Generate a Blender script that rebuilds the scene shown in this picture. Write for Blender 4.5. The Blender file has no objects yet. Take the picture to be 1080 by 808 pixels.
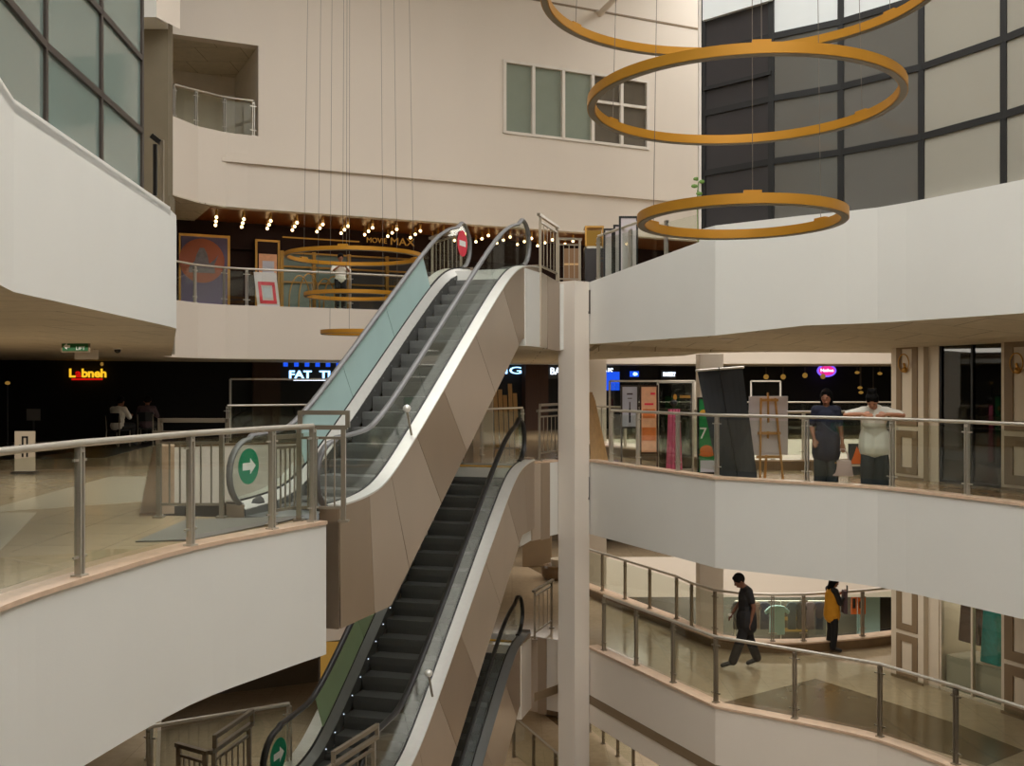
import bpy, bmesh, math, random
from mathutils import Vector, Matrix
from mathutils.geometry import tessellate_polygon
random.seed(4)
R = math.radians
F, K, H = 1100.0, 1.1, 1.62            # focal length in pixels, depth scale, eye height
COL = bpy.context.scene.collection
ORG = {}

def at(px, py, Y): return Vector(((px - 540) * Y / F, Y, H - (py - 404) * Y / F))
def on(px, py, z): return at(px, py, (H - z) * F / (py - 404))
def k2(pts): return [(x, y * K) for x, y in pts]

# ------------------------------------------------------------ materials
def lin(c):
    c = c / 255.0
    return c / 12.92 if c <= 0.04045 else ((c + 0.055) / 1.055) ** 2.4
def rgb(c): return (lin(c[0]), lin(c[1]), lin(c[2]), 1)
def newmat(name):
    m = bpy.data.materials.new(name); m.use_nodes = True
    nt = m.node_tree; nt.nodes.clear()
    out = nt.nodes.new('ShaderNodeOutputMaterial')
    return m, nt, out
def mat(name, col, rough=.5, metal=0, var=.08, scale=3, bump=0, bscale=60, stretch=None, spec=.5):
    m, nt, out = newmat(name); N = nt.nodes; L = nt.links
    b = N.new('ShaderNodeBsdfPrincipled'); L.new(b.outputs[0], out.inputs[0])
    b.inputs['Roughness'].default_value = rough; b.inputs['Metallic'].default_value = metal
    b.inputs['Specular IOR Level'].default_value = spec
    g = N.new('ShaderNodeNewGeometry'); mp = N.new('ShaderNodeMapping'); L.new(g.outputs['Position'], mp.inputs[0])
    if stretch: mp.inputs['Scale'].default_value = stretch
    t = N.new('ShaderNodeTexNoise'); t.inputs['Scale'].default_value = scale; t.inputs['Detail'].default_value = 4
    L.new(mp.outputs[0], t.inputs['Vector'])
    c = rgb(col); mx = N.new('ShaderNodeMix'); mx.data_type = 'RGBA'
    mx.inputs[6].default_value = tuple(max(0, x * (1 - var)) for x in c[:3]) + (1,)
    mx.inputs[7].default_value = tuple(min(1, x * (1 + var)) for x in c[:3]) + (1,)
    L.new(t.outputs[0], mx.inputs[0]); L.new(mx.outputs[2], b.inputs['Base Color'])
    if bump:
        t2 = N.new('ShaderNodeTexNoise'); t2.inputs['Scale'].default_value = bscale
        L.new(mp.outputs[0], t2.inputs['Vector'])
        bp = N.new('ShaderNodeBump'); bp.inputs['Strength'].default_value = bump; bp.inputs['Distance'].default_value = .02
        L.new(t2.outputs[0], bp.inputs['Height']); L.new(bp.outputs[0], b.inputs['Normal'])
    return m
def tile(name, c1, c2, cm, size=.8, rough=.2, mortar=.004, offset=0.0, rot=0.0):
    m, nt, out = newmat(name); N = nt.nodes; L = nt.links
    b = N.new('ShaderNodeBsdfPrincipled'); L.new(b.outputs[0], out.inputs[0]); b.inputs['Roughness'].default_value = rough
    g = N.new('ShaderNodeNewGeometry'); mp = N.new('ShaderNodeMapping'); L.new(g.outputs['Position'], mp.inputs[0])
    mp.inputs['Rotation'].default_value = (0, 0, rot)
    t = N.new('ShaderNodeTexBrick'); L.new(mp.outputs[0], t.inputs['Vector'])
    t.offset = offset; t.inputs['Scale'].default_value = 1.0
    t.inputs['Brick Width'].default_value = size; t.inputs['Row Height'].default_value = size
    t.inputs['Mortar Size'].default_value = mortar
    t.inputs['Color1'].default_value = rgb(c1); t.inputs['Color2'].default_value = rgb(c2); t.inputs['Mortar'].default_value = rgb(cm)
    n = N.new('ShaderNodeTexNoise'); n.inputs['Scale'].default_value = 7; n.inputs['Detail'].default_value = 6
    L.new(mp.outputs[0], n.inputs['Vector'])
    mx = N.new('ShaderNodeMix'); mx.data_type = 'RGBA'; mx.blend_type = 'MULTIPLY'
    cr = N.new('ShaderNodeMapRange'); cr.inputs[3].default_value = .78; cr.inputs[4].default_value = 1.15
    L.new(n.outputs[0], cr.inputs[0]); mx.inputs[0].default_value = 1
    L.new(t.outputs[0], mx.inputs[6]); L.new(cr.outputs[0], mx.inputs[7]); L.new(mx.outputs[2], b.inputs['Base Color'])
    return m
def glass(name, tint=(225, 232, 226), refl=.06, graz=.5, rough=.02):
    m, nt, out = newmat(name); N = nt.nodes; L = nt.links
    tr = N.new('ShaderNodeBsdfTransparent'); tr.inputs[0].default_value = rgb(tint)
    gl = N.new('ShaderNodeBsdfGlossy'); gl.inputs['Roughness'].default_value = rough; gl.inputs[0].default_value = (.9, .9, .88, 1)
    lw = N.new('ShaderNodeLayerWeight'); pw = N.new('ShaderNodeMath'); pw.operation = 'POWER'; pw.inputs[1].default_value = 4
    L.new(lw.outputs['Facing'], pw.inputs[0])
    ma = N.new('ShaderNodeMath'); ma.operation = 'MULTIPLY_ADD'; ma.inputs[1].default_value = graz; ma.inputs[2].default_value = refl
    L.new(pw.outputs[0], ma.inputs[0])
    mx = N.new('ShaderNodeMixShader'); L.new(ma.outputs[0], mx.inputs[0]); L.new(tr.outputs[0], mx.inputs[1]); L.new(gl.outputs[0], mx.inputs[2])
    L.new(mx.outputs[0], out.inputs[0])
    return m
def emit(name, col, s):
    m, nt, out = newmat(name)
    e = nt.nodes.new('ShaderNodeEmission'); e.inputs[0].default_value = rgb(col); e.inputs[1].default_value = s
    nt.links.new(e.outputs[0], out.inputs[0]); return m

M = {}
def defm():
    M['white'] = mat('white_paint', (220, 219, 213), .75, var=.03, scale=1.2, bump=.05)
    M['cream'] = mat('cream_paint', (216, 205, 191), .8, var=.035, scale=.7, bump=.08, stretch=(1, 1, .25))
    M['warm'] = mat('warm_white_paint', (226, 217, 205), .75, var=.03, scale=1.2)
    M['soffit'] = tile('ceiling_board', (205, 194, 172), (198, 187, 165), (150, 138, 115), 1.2, .8, .012, .5)
    M['brownwall'] = mat('taupe_shaded_wall', (122, 112, 92), .8)  # grey-brown wall tone with the recess's shade put into the colour
    M['marble'] = mat('pink_beige_marble', (206, 178, 152), .3, var=.25, scale=9)
    M['curb'] = mat('brown_marble', (118, 94, 66), .3, var=.2, scale=8)
    M['floor'] = tile('beige_floor_tile', (194, 172, 138), (186, 165, 131), (158, 137, 107), .8, .16)
    M['floor0'] = tile('polished_floor_tile', (184, 165, 138), (178, 159, 132), (150, 132, 106), .8, .12)
    M['gloom'] = mat('dark_taupe_shopfront', (92, 80, 62), .6, var=.1)
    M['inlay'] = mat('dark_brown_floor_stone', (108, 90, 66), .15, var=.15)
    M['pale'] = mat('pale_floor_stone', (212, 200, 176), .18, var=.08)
    M['dark'] = mat('unlit_dark_shopfront', (20, 18, 17), .7, var=.2, spec=.25)  # near-black: the darkness of the unlit restaurants is put into the colour
    M['darkfl'] = mat('unlit_restaurant_floor', (38, 32, 26), .35, var=.2)  # dark floor, the restaurant's lack of light mixed into its colour
    M['darkwood'] = mat('dark_wood', (62, 40, 28), .65, var=.3, spec=.3, scale=4, stretch=(6, 6, .4))
    M['cinema'] = mat('oxblood_panel', (40, 22, 17), .7, var=.2, spec=.2)
    M['amber'] = mat('amber_ceiling_board', (120, 66, 22), .35, var=.15)
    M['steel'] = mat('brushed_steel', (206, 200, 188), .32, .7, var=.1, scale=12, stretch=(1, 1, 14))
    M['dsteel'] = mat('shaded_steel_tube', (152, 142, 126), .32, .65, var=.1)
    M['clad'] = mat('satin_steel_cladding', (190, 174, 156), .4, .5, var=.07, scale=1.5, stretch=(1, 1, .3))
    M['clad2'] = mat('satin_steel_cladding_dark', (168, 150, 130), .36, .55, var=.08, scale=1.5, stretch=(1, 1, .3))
    M['alu'] = mat('brushed_aluminium', (236, 234, 228), .36, .55, var=.06, scale=14)
    M['alud'] = mat('grey_aluminium', (150, 152, 152), .35, .7, var=.06, scale=14)
    M['rubber'] = mat('black_handrail_rubber', (34, 33, 32), .35, var=.1)
    M['grail'] = mat('grey_handrail_rubber', (104, 103, 102), .35, var=.08)
    M['step'] = mat('grooved_step_metal', (104, 104, 101), .42, .25, var=.25, scale=8, stretch=(22, 22, 1))
    M['stepd'] = mat('dark_step_metal', (86, 86, 83), .45, .25, var=.25, scale=8, stretch=(22, 22, 1))
    M['black'] = mat('black_plastic', (20, 20, 20), .4)
    M['yellow'] = mat('yellow_comb', (206, 160, 52), .5)
    M['glass'] = glass('clear_glass', (247, 250, 246), .05, .45)
    M['eglass'] = glass('escalator_glass', (244, 247, 244), .045, .32)
    M['teal'] = mat('teal_film', (180, 208, 205), .3, var=.07, scale=2.2)
    M['greenfilm'] = mat('green_film', (176, 202, 160), .35, var=.08, scale=2)
    M['bluepr'] = mat('blue_print', (84, 142, 150), .4)
    M['gold'] = mat('gold_ring_paint', (188, 132, 34), .42, .35, var=.08)
    M['goldm'] = mat('gold_metal', (186, 142, 76), .3, .9)
    M['diff'] = mat('grey_diffuser', (128, 118, 98), .5)
    M['wire'] = mat('steel_wire', (110, 102, 92), .5, .5)
    M['frame'] = mat('dark_window_frame', (66, 58, 52), .45, .2)
    M['framek'] = mat('charcoal_window_frame', (40, 40, 40), .45, .2)
    M['wframe'] = mat('white_window_frame', (216, 208, 196), .5)
    M['pteal'] = mat('teal_grey_window_glass', (118, 134, 128), .06, var=.12, scale=.6, spec=.8)
    M['ppale'] = mat('pale_window_glass', (158, 154, 142), .14, var=.05, scale=.8, spec=.6)  # one even pale beige for the panels
    M['pmid'] = mat('grey_window_glass', (98, 96, 91), .08, var=.12, scale=.6, spec=.7)
    M['pdark'] = mat('dark_window_panel', (52, 49, 50), .3, var=.1)
    M['pwhite'] = mat('sky_white_window_panel', (218, 222, 222), .2, var=.04)  # white band; on the upper panes it stands for reflected sky
    M['pgreen'] = mat('frosted_green_glass', (134, 142, 128), .2, var=.06)
    M['pshade'] = mat('dim_window_glass', (96, 88, 76), .1, var=.3, scale=1.4)
    M['store'] = glass('tinted_shop_glass', (170, 172, 166), .08, .5)
    M['taupe'] = mat('taupe_moulding', (132, 112, 86), .6)
    M['panel'] = mat('wall_panel_paint', (214, 202, 182), .7)
    M['bulb'] = emit('warm_bulb', (255, 214, 150), 7)
    M['downl'] = emit('downlight_lens', (255, 244, 224), 12)
    M['green'] = mat('green_sticker', (0, 132, 92), .5, var=.05)
    M['red'] = mat('red_sticker', (226, 38, 66), .5, var=.05)
    M['wsign'] = mat('white_sticker', (235, 235, 230), .5, var=.02)
    M['ltblue'] = emit('blue_lit_letters', (150, 205, 255), 3.2)
    M['ltblue2'] = emit('deep_blue_lit_panel', (30, 80, 220), 1.2)
    M['ltwhite'] = emit('white_lit_letters', (225, 238, 255), 2.6)
    M['ltyel'] = emit('yellow_lit_letters', (250, 190, 40), 1.1)
    M['ltred'] = emit('red_lit_letters', (205, 20, 12), .9)
    M['ltpink'] = emit('magenta_lit_sign', (214, 40, 130), 1.3)
    M['ltpurp'] = emit('violet_lit_sign', (120, 90, 250), 1.3)
    M['ltamb'] = emit('amber_lit_panel', (196, 148, 70), .42)
    M['goldlit'] = emit('gold_lit_letters', (196, 136, 60), .40)
    M['led'] = emit('skirt_light', (225, 240, 255), 1.1)
    M['exitg'] = mat('green_exit_board', (22, 92, 44), .4)
    M['pinewood'] = mat('pine_wood', (190, 138, 72), .5, var=.2, scale=5, stretch=(4, 4, .5))
    M['wood'] = mat('tan_plank_wood', (202, 164, 112), .6, var=.25, scale=5, stretch=(4, 4, .5))
    M['paper'] = mat('white_board', (214, 204, 206), .6, var=.03)
    M['banner'] = mat('black_banner_cloth', (30, 31, 33), .7, var=.15)
    M['skin'] = mat('brown_skin', (150, 100, 74), .5)
    M['skin2'] = mat('tan_skin', (178, 124, 94), .5)
    M['skind'] = mat('deep_brown_skin', (112, 74, 56), .5)
    M['hair'] = mat('black_hair', (14, 12, 11), .85, spec=.15)
    M['navy'] = mat('navy_cotton', (28, 32, 52), .8)
    M['navyd'] = mat('dark_slate_cotton', (44, 52, 56), .8)
    M['tee'] = mat('white_cotton', (226, 222, 210), .8)
    M['blackc'] = mat('black_cotton', (22, 21, 23), .8)
    M['mustard'] = mat('mustard_cotton', (206, 144, 32), .8)
    M['plum'] = mat('plum_cloth', (84, 66, 70), .8)
    M['pinkc'] = mat('pink_cloth', (196, 96, 124), .8)
    M['bag'] = mat('dusty_pink_leather', (196, 168, 162), .5)
    M['shoe'] = mat('dark_shoe', (48, 46, 46), .5)
    M['mint'] = mat('mint_cloth', (150, 180, 180), .8)
    M['tealc'] = mat('teal_dress_cloth', (30, 140, 140), .7, var=.4, scale=14)
    M['brownc'] = mat('brown_dress_cloth', (92, 70, 62), .8, var=.4, scale=10)
    M['orange'] = mat('orange_poster', (232, 110, 30), .6)
    M['matgrey'] = mat('grey_door_mat', (112, 108, 100), .9, var=.15, scale=60)
    M['leaf'] = mat('leaf_green', (96, 130, 50), .6)
    M['brownbox'] = mat('brown_carton', (128, 96, 66), .7)

# ------------------------------------------------------------ mesh builder
class MB:
    def __init__(s): s.v = []; s.f = []; s.m = []
    def add(s, vs, fs, mi=0):
        o = len(s.v); s.v += [Vector(v) for v in vs]
        for f in fs: s.f.append([i + o for i in f]); s.m.append(mi)
        return s
    def box(s, x0, x1, y0, y1, z0, z1, mi=0):
        return s.add([(x0, y0, z0), (x1, y0, z0), (x1, y1, z0), (x0, y1, z0), (x0, y0, z1), (x1, y0, z1), (x1, y1, z1), (x0, y1, z1)],
                     [(0, 3, 2, 1), (4, 5, 6, 7), (0, 1, 5, 4), (1, 2, 6, 5), (2, 3, 7, 6), (3, 0, 4, 7)], mi)
    def obox(s, c, a, b, d, mi=0):
        c, a, b, d = Vector(c), Vector(a), Vector(b), Vector(d)
        vs = [c + i * a + j * b + k * d for k in (-1, 1) for j, i in ((-1, -1), (-1, 1), (1, 1), (1, -1))]
        return s.add(vs, [(0, 3, 2, 1), (4, 5, 6, 7), (0, 1, 5, 4), (1, 2, 6, 5), (2, 3, 7, 6), (3, 0, 4, 7)], mi)
    def bar(s, p, q, w, h, mi=0, up=(0, 0, 1)):
        p, q = Vector(p), Vector(q); d = q - p; l = d.length
        if l < 1e-6: return s
        d.normalize(); up = Vector(up)
        if abs(d.dot(up)) > .98: up = Vector((1, 0, 0))
        a = d.cross(up).normalized(); b = a.cross(d).normalized()
        return s.obox((p + q) / 2, a * w / 2, b * h / 2, d * l / 2, mi)
    def tube(s, pts, r, n=8, closed=False, mi=0, sect=None):
        pts = [Vector(p) for p in pts]; N = len(pts); rings = []; pa = None
        for i, p in enumerate(pts):
            if closed: d = pts[(i + 1) % N] - pts[i - 1]
            else: d = pts[min(i + 1, N - 1)] - pts[max(i - 1, 0)]
            d.normalize()
            if pa is None:
                a = d.cross(Vector((0, 0, 1)))
                if a.length < .05: a = d.cross(Vector((1, 0, 0)))
            else: a = pa - d * pa.dot(d)
            a.normalize(); pa = a; b = d.cross(a)
            rr = r[i] if isinstance(r, (list, tuple)) else r
            rings.append([p + (a * math.cos(t) + b * math.sin(t)) * rr for t in [2 * math.pi * j / n for j in range(n)]])
        vs = [v for ring in rings for v in ring]; fs = []
        for i in range(N if closed else N - 1):
            for j in range(n):
                i2 = (i + 1) % N
                fs.append((i * n + j, i * n + (j + 1) % n, i2 * n + (j + 1) % n, i2 * n + j))
        if not closed: fs += [tuple(range(n))[::-1], tuple((N - 1) * n + j for j in range(n))]
        return s.add(vs, fs, mi)
    def lathe(s, prof, c, n=16, mi=0, a0=0, a1=2 * math.pi):
        c = Vector(c); vs = []; m = len(prof)
        for j in range(n):
            t = a0 + (a1 - a0) * j / n
            for r, z in prof: vs.append(c + Vector((r * math.cos(t), r * math.sin(t), z)))
        fs = [(j * m + i, ((j + 1) % n) * m + i, ((j + 1) % n) * m + i + 1, j * m + i + 1) for j in range(n) for i in range(m - 1)]
        if prof[0][0] > 1e-5: fs.append(tuple(j * m for j in range(n))[::-1])
        if prof[-1][0] > 1e-5: fs.append(tuple(j * m + m - 1 for j in range(n)))
        return s.add(vs, fs, mi)
    def ball(s, c, r, sc=(1, 1, 1), n=12, mi=0, rot=None):
        c = Vector(c); vs = []; fs = []; k = n // 2
        for i in range(k + 1):
            ph = math.pi * i / k
            for j in range(n):
                t = 2 * math.pi * j / n
                v = Vector((r * sc[0] * math.sin(ph) * math.cos(t), r * sc[1] * math.sin(ph) * math.sin(t), r * sc[2] * math.cos(ph)))
                vs.append(c + (rot @ v if rot else v))
        for i in range(k):
            for j in range(n): fs.append((i * n + j, i * n + (j + 1) % n, (i + 1) * n + (j + 1) % n, (i + 1) * n + j))
        return s.add(vs, fs, mi)
    def cap(s, p, q, r1, r2, n=12, mi=0):
        s.tube([p, q], [r1, r2], n, mi=mi); s.ball(p, r1, n=n, mi=mi); s.ball(q, r2, n=n, mi=mi); return s
    def strip(s, A, B, off, mi=0):
        """solid between polyline A and polyline B, thickened by the vector off"""
        off = Vector(off); n = len(A); A = [Vector(p) for p in A]; B = [Vector(p) for p in B]
        vs = A + B + [p + off for p in A] + [p + off for p in B]; fs = []
        for i in range(n - 1):
            fs += [(i, i + 1, n + i + 1, n + i), (2 * n + i, 3 * n + i, 3 * n + i + 1, 2 * n + i + 1),
                   (i, 2 * n + i, 2 * n + i + 1, i + 1), (n + i, n + i + 1, 3 * n + i + 1, 3 * n + i)]
        fs += [(0, n, 3 * n, 2 * n), (n - 1, 3 * n - 1, 4 * n - 1, 2 * n - 1)]
        return s.add(vs, fs, mi)
    def poly(s, pts, off, mi=0):
        """flat outline extruded by the vector off"""
        pts = [Vector(p) for p in pts]; off = Vector(off); n = len(pts)
        fs = [tuple(range(n))[::-1], tuple(range(n, 2 * n))] + [(i, (i + 1) % n, n + (i + 1) % n, n + i) for i in range(n)]
        return s.add(pts + [p + off for p in pts], fs, mi)
    def build(s, name, mats, parent=None, local=False, smooth=False, sharp=.7, bevel=0):
        me = bpy.data.meshes.new(name)
        o0 = Vector((0, 0, 0)) if (local or parent is None) else ORG.get(parent.name, Vector((0, 0, 0)))
        me.from_pydata([v - o0 for v in s.v], [], s.f)
        if not isinstance(mats, (list, tuple)): mats = [mats]
        for m in mats: me.materials.append(M[m] if isinstance(m, str) else m)
        me.polygons.foreach_set('material_index', s.m)
        bm = bmesh.new(); bm.from_mesh(me); bmesh.ops.recalc_face_normals(bm, faces=bm.faces); bm.to_mesh(me); bm.free()
        if smooth:
            me.polygons.foreach_set('use_smooth', [True] * len(me.polygons))
            me.set_sharp_from_angle(angle=sharp)
        ob = bpy.data.objects.new(name, me); COL.objects.link(ob)
        if parent is not None: ob.parent = parent; ORG[ob.name] = o0
        if bevel:
            md = ob.modifiers.new('soft_edge', 'BEVEL'); md.width = bevel; md.segments = 2; md.limit_method = 'ANGLE'
        return ob

def thing(name, label, cat, loc=(0, 0, 0), rz=0, group=None):
    o = bpy.data.objects.new(name, None); COL.objects.link(o); o.empty_display_size = .1
    o.location = loc; o.rotation_euler = (0, 0, rz); ORG[o.name] = Vector(loc)
    tag(o, label, cat, group); return o
def tag(o, label, cat, group=None):
    o['label'] = label; o['category'] = cat
    if group: o['group'] = group
    return o
def struct(o): o['kind'] = 'structure'; return o
def rebase(o):
    """put a one-mesh thing's origin at the middle of its base"""
    me = o.data; xs = [v.co for v in me.vertices]
    c = Vector(((min(v.x for v in xs) + max(v.x for v in xs)) / 2, (min(v.y for v in xs) + max(v.y for v in xs)) / 2, min(v.z for v in xs)))
    me.transform(Matrix.Translation(-c)); o.location = c
    for ch in o.children: ch.data.transform(Matrix.Translation(-c))
    return o
def bake(o, name, mats, parent=None):
    """evaluate the modifiers / curve of o to one mesh object"""
    dg = bpy.context.evaluated_depsgraph_get(); dg.update()
    me = bpy.data.meshes.new_from_object(o.evaluated_get(dg))
    me.name = name; me.materials.clear()
    for m in mats: me.materials.append(M[m] if isinstance(m, str) else m)
    n = bpy.data.objects.new(name, me); COL.objects.link(n)
    bpy.data.objects.remove(o)
    if parent is not None: n.parent = parent
    return n
def text(name, body, size, pos, m, parent=None, rz=0, depth=.01, sx=1.0, tilt=math.pi / 2, align='CENTER', local=False, bold=0.0):
    cu = bpy.data.curves.new(name, 'FONT'); cu.body = body; cu.size = size; cu.extrude = depth; cu.align_x = align; cu.align_y = 'CENTER'
    cu.resolution_u = 3; cu.offset = bold
    o = bpy.data.objects.new(name, cu); COL.objects.link(o)
    n = bake(o, name, [m], parent)
    o0 = ORG.get(parent.name, Vector()) if (parent is not None and not local) else Vector()
    mt = Matrix.Translation(Vector(pos) - o0) @ Matrix.Rotation(rz, 4, 'Z') @ Matrix.Rotation(tilt, 4, 'X') @ Matrix.Diagonal((sx, 1, 1, 1))
    n.data.transform(mt); ORG[n.name] = o0
    return n
def shrink(mb, name, mats, parent, voxel=.01, smooth=4, keep=None):
    """one continuous skin over overlapping shapes"""
    o = mb.build(name + '_raw', mats, None)
    md = o.modifiers.new('r', 'REMESH'); md.mode = 'VOXEL'; md.voxel_size = voxel
    ms = o.modifiers.new('s', 'SMOOTH'); ms.iterations = smooth; ms.factor = .5
    n = bake(o, name, mats, parent)
    n.data.polygons.foreach_set('use_smooth', [True] * len(n.data.polygons))
    return n
def inset(pts, d):
    """shift an open polyline to its left by d"""
    out = []
    n = len(pts)
    for i, p in enumerate(pts):
        ns = []
        for a, b in ((i - 1, i), (i, i + 1)):
            if a < 0 or b >= n: continue
            v = Vector((pts[b][0] - pts[a][0], pts[b][1] - pts[a][1])).normalized(); ns.append(Vector((-v.y, v.x)))
        m = sum(ns, Vector((0, 0))); m.normalize(); m *= d / max(.4, m.dot(ns[0]))
        out.append((p[0] + m.x, p[1] + m.y))
    return out
def smooth_line(pts, n=5):
    out = []
    for i in range(len(pts) - 1):
        p0, p1, p2, p3 = pts[max(0, i - 1)], pts[i], pts[i + 1], pts[min(len(pts) - 1, i + 2)]
        for j in range(n):
            t = j / n
            out.append(tuple(.5 * (2 * p1[a] + (p2[a] - p0[a]) * t + (2 * p0[a] - 5 * p1[a] + 4 * p2[a] - p3[a]) * t * t + (3 * p1[a] - p0[a] - 3 * p2[a] + p3[a]) * t ** 3) for a in (0, 1)))
    return out + [tuple(pts[-1])]
def resample(pts, step):
    """points every ~step along each leg, keeping the corners"""
    out = [Vector(pts[0])]
    for a, b in zip(pts, pts[1:]):
        a, b = Vector(a), Vector(b); n = max(1, round((b - a).length / step))
        out += [a + (b - a) * i / n for i in range(1, n + 1)]
    return out
# ------------------------------------------------------------ plan of the atrium
Z2, Z1, Z0, ZM = 3.65, 0.0, -3.85, -7.7
DROP = .22                              # the right walkways lie this far below the top of their marble curb
RA, RD, RN = (7.43, 20.2), (.42, -.907), (-.907, -.42)
def Wp(u, v, z): return Vector((-8.46 + .901 * u - .433 * v, 26.6 + .433 * u + .901 * v, z))
def wu(px, v):
    q = (px - 540) / F
    return (q * (26.6 + .901 * v) + 8.46 + .433 * v) / (.901 - .433 * q)
def wpt(px, py, v):
    p = Wp(wu(px, v), v, 0); p.z = H - (py - 404) * p.y / F; return p
WROT = math.atan2(.433, .901)
UD, VD = Vector((.901, .433, 0)), Vector((-.433, .901, 0))
def rail_u(px):            # along the wall beside the right walkway
    q = (px - 540) / F
    return (q * RA[1] - RA[0]) / (RD[0] - RD[1] * q)
def Rp(u, v, z): return Vector((RA[0] + RD[0] * u + RN[0] * v, RA[1] + RD[1] * u + RN[1] * v, z))
RROT = math.atan2(RD[1], RD[0])

E1O, E1H = (-2.30, 13.66), R(19.5)
E0O, E0H = (-2.13, 14.59), R(15.6)
EMO, EMH = (-2.08, 16.50), R(15.6)
def ep(o, h, s, t): return (o[0] + math.sin(h) * s + math.cos(h) * t, o[1] + math.cos(h) * s - math.sin(h) * t)

LEFT1 = k2([(-3.3, .5), (-3.3, 4)] + smooth_line([(-3.55, 5.8), (-3.63, 6.72), (-3.49, 7.64), (-3.11, 9.15), (-2.55, 10.19), (-2.13, 10.87)], 4))
RIGHT = k2([(1.56, 19.6), (3.42, 15.95), (4.69, 15.14), (5.22, 14.78), (5.58, 14.47), (5.86, 14.08), (6.12, 13.62), (6.75, 12.45), (7.6, 9.5), (8.2, 6), (8.5, .5)])
LEFT2 = k2([(-2.5, .5), (-3.0, 4), (-3.42, 6.3), (-3.61, 6.87), (-4.0, 11.1), (-4.07, 11.5), (-7.9, 22)])
CURVE = [(-8.3, 24.7), (-8.25, 25.4), (-7.95, 26.4), (-7.42, 27.05)]
def wxy(u): p = Wp(u, 0, 0); return (p.x, p.y)
FAR = [wxy(1.7), wxy(7.3)]
M2 = LEFT2 + CURVE + FAR + [(-1.9, 21.0), ep(E1O, E1H, 5.35, -.8), ep(E1O, E1H, 5.35, .8), ep(E1O, E1H, 6.2, .8), (.95, 21.3)] + RIGHT
M1 = LEFT1 + [ep(E1O, E1H, -1.4, .5), ep(E1O, E1H, -1.4, -.82), (-4.3, 12.75), (-8.75, 26.2)] + [wxy(1.2), wxy(7.3)] + \
     [(-1.9, 22.5), ep(E0O, E0H, 5.6, -.8), ep(E0O, E0H, 5.6, .8), ep(E0O, E0H, 6.5, .8), (.97, 21.5)] + RIGHT
LEFT0 = k2([(-3.3, .5), (-3.3, 4), (-3.63, 6.72), (-3.49, 7.64), (-3.2, 9.15)])
M0 = LEFT0 + [(-2.3, 12.2), (-1.75, 12.95), ep(E0O, E0H, -1.4, .78), ep(E0O, E0H, -1.4, -.82), (-4.6, 13.4), (-8.75, 26.2)] + [wxy(1.2), wxy(7.3)] + \
     [(-1.9, 23.5), ep(EMO, EMH, 5.6, -.8), ep(EMO, EMH, 5.6, .8), ep(EMO, EMH, 6.5, .8), (.97, 22.2)] + RIGHT
INNER = k2([(13, 21.5), (8.1, 20.1), (7.2, 19.75), (6.5, 19.55), (5.9, 19.4), (5.3, 19.38), (4.75, 19.48), (4.33, 19.75), (4.0, 20.4), (3.8, 21.1), (1.96, 24.9)])
INNER = [(x * 1.045, y * 1.045) for x, y in INNER]
HOLE = [(3.0, 34.1), (13, 34.1)] + INNER + [(2.3, 30.0)]
OUT = [(-16, -9), (16, -9), (16, 46), (-16, 46)]

def slab(name, outer, holes, z0, z1, mats, sidemat, zb=None):
    """floor plate: top, soffit and fascias; mats = [floor, soffit, paints...]"""
    loops = [outer] + holes
    flat = [p for l in loops for p in l]
    tris = tessellate_polygon([[Vector((x, y, 0)) for x, y in l] for l in loops])
    b = MB(); n = len(flat)
    vs = [(x, y, z1) for x, y in flat] + [(x, y, zb(x, y) if zb else z0) for x, y in flat]
    for a, c, d in tris:
        b.f.append([a, c, d]); b.m.append(0); b.f.append([n + a, n + d, n + c]); b.m.append(1)
    o = 0
    for l in loops:
        for i in range(len(l)):
            j = (i + 1) % len(l); p = ((l[i][0] + l[j][0]) / 2, (l[i][1] + l[j][1]) / 2)
            b.f.append([o + i, o + j, n + o + j, n + o + i]); b.m.append(sidemat(p))
        o += len(l)
    b.v = [Vector(v) for v in vs]
    return struct(b.build(name, mats))
def side(p): return 3 if p[1] > 23 else 2
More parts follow.
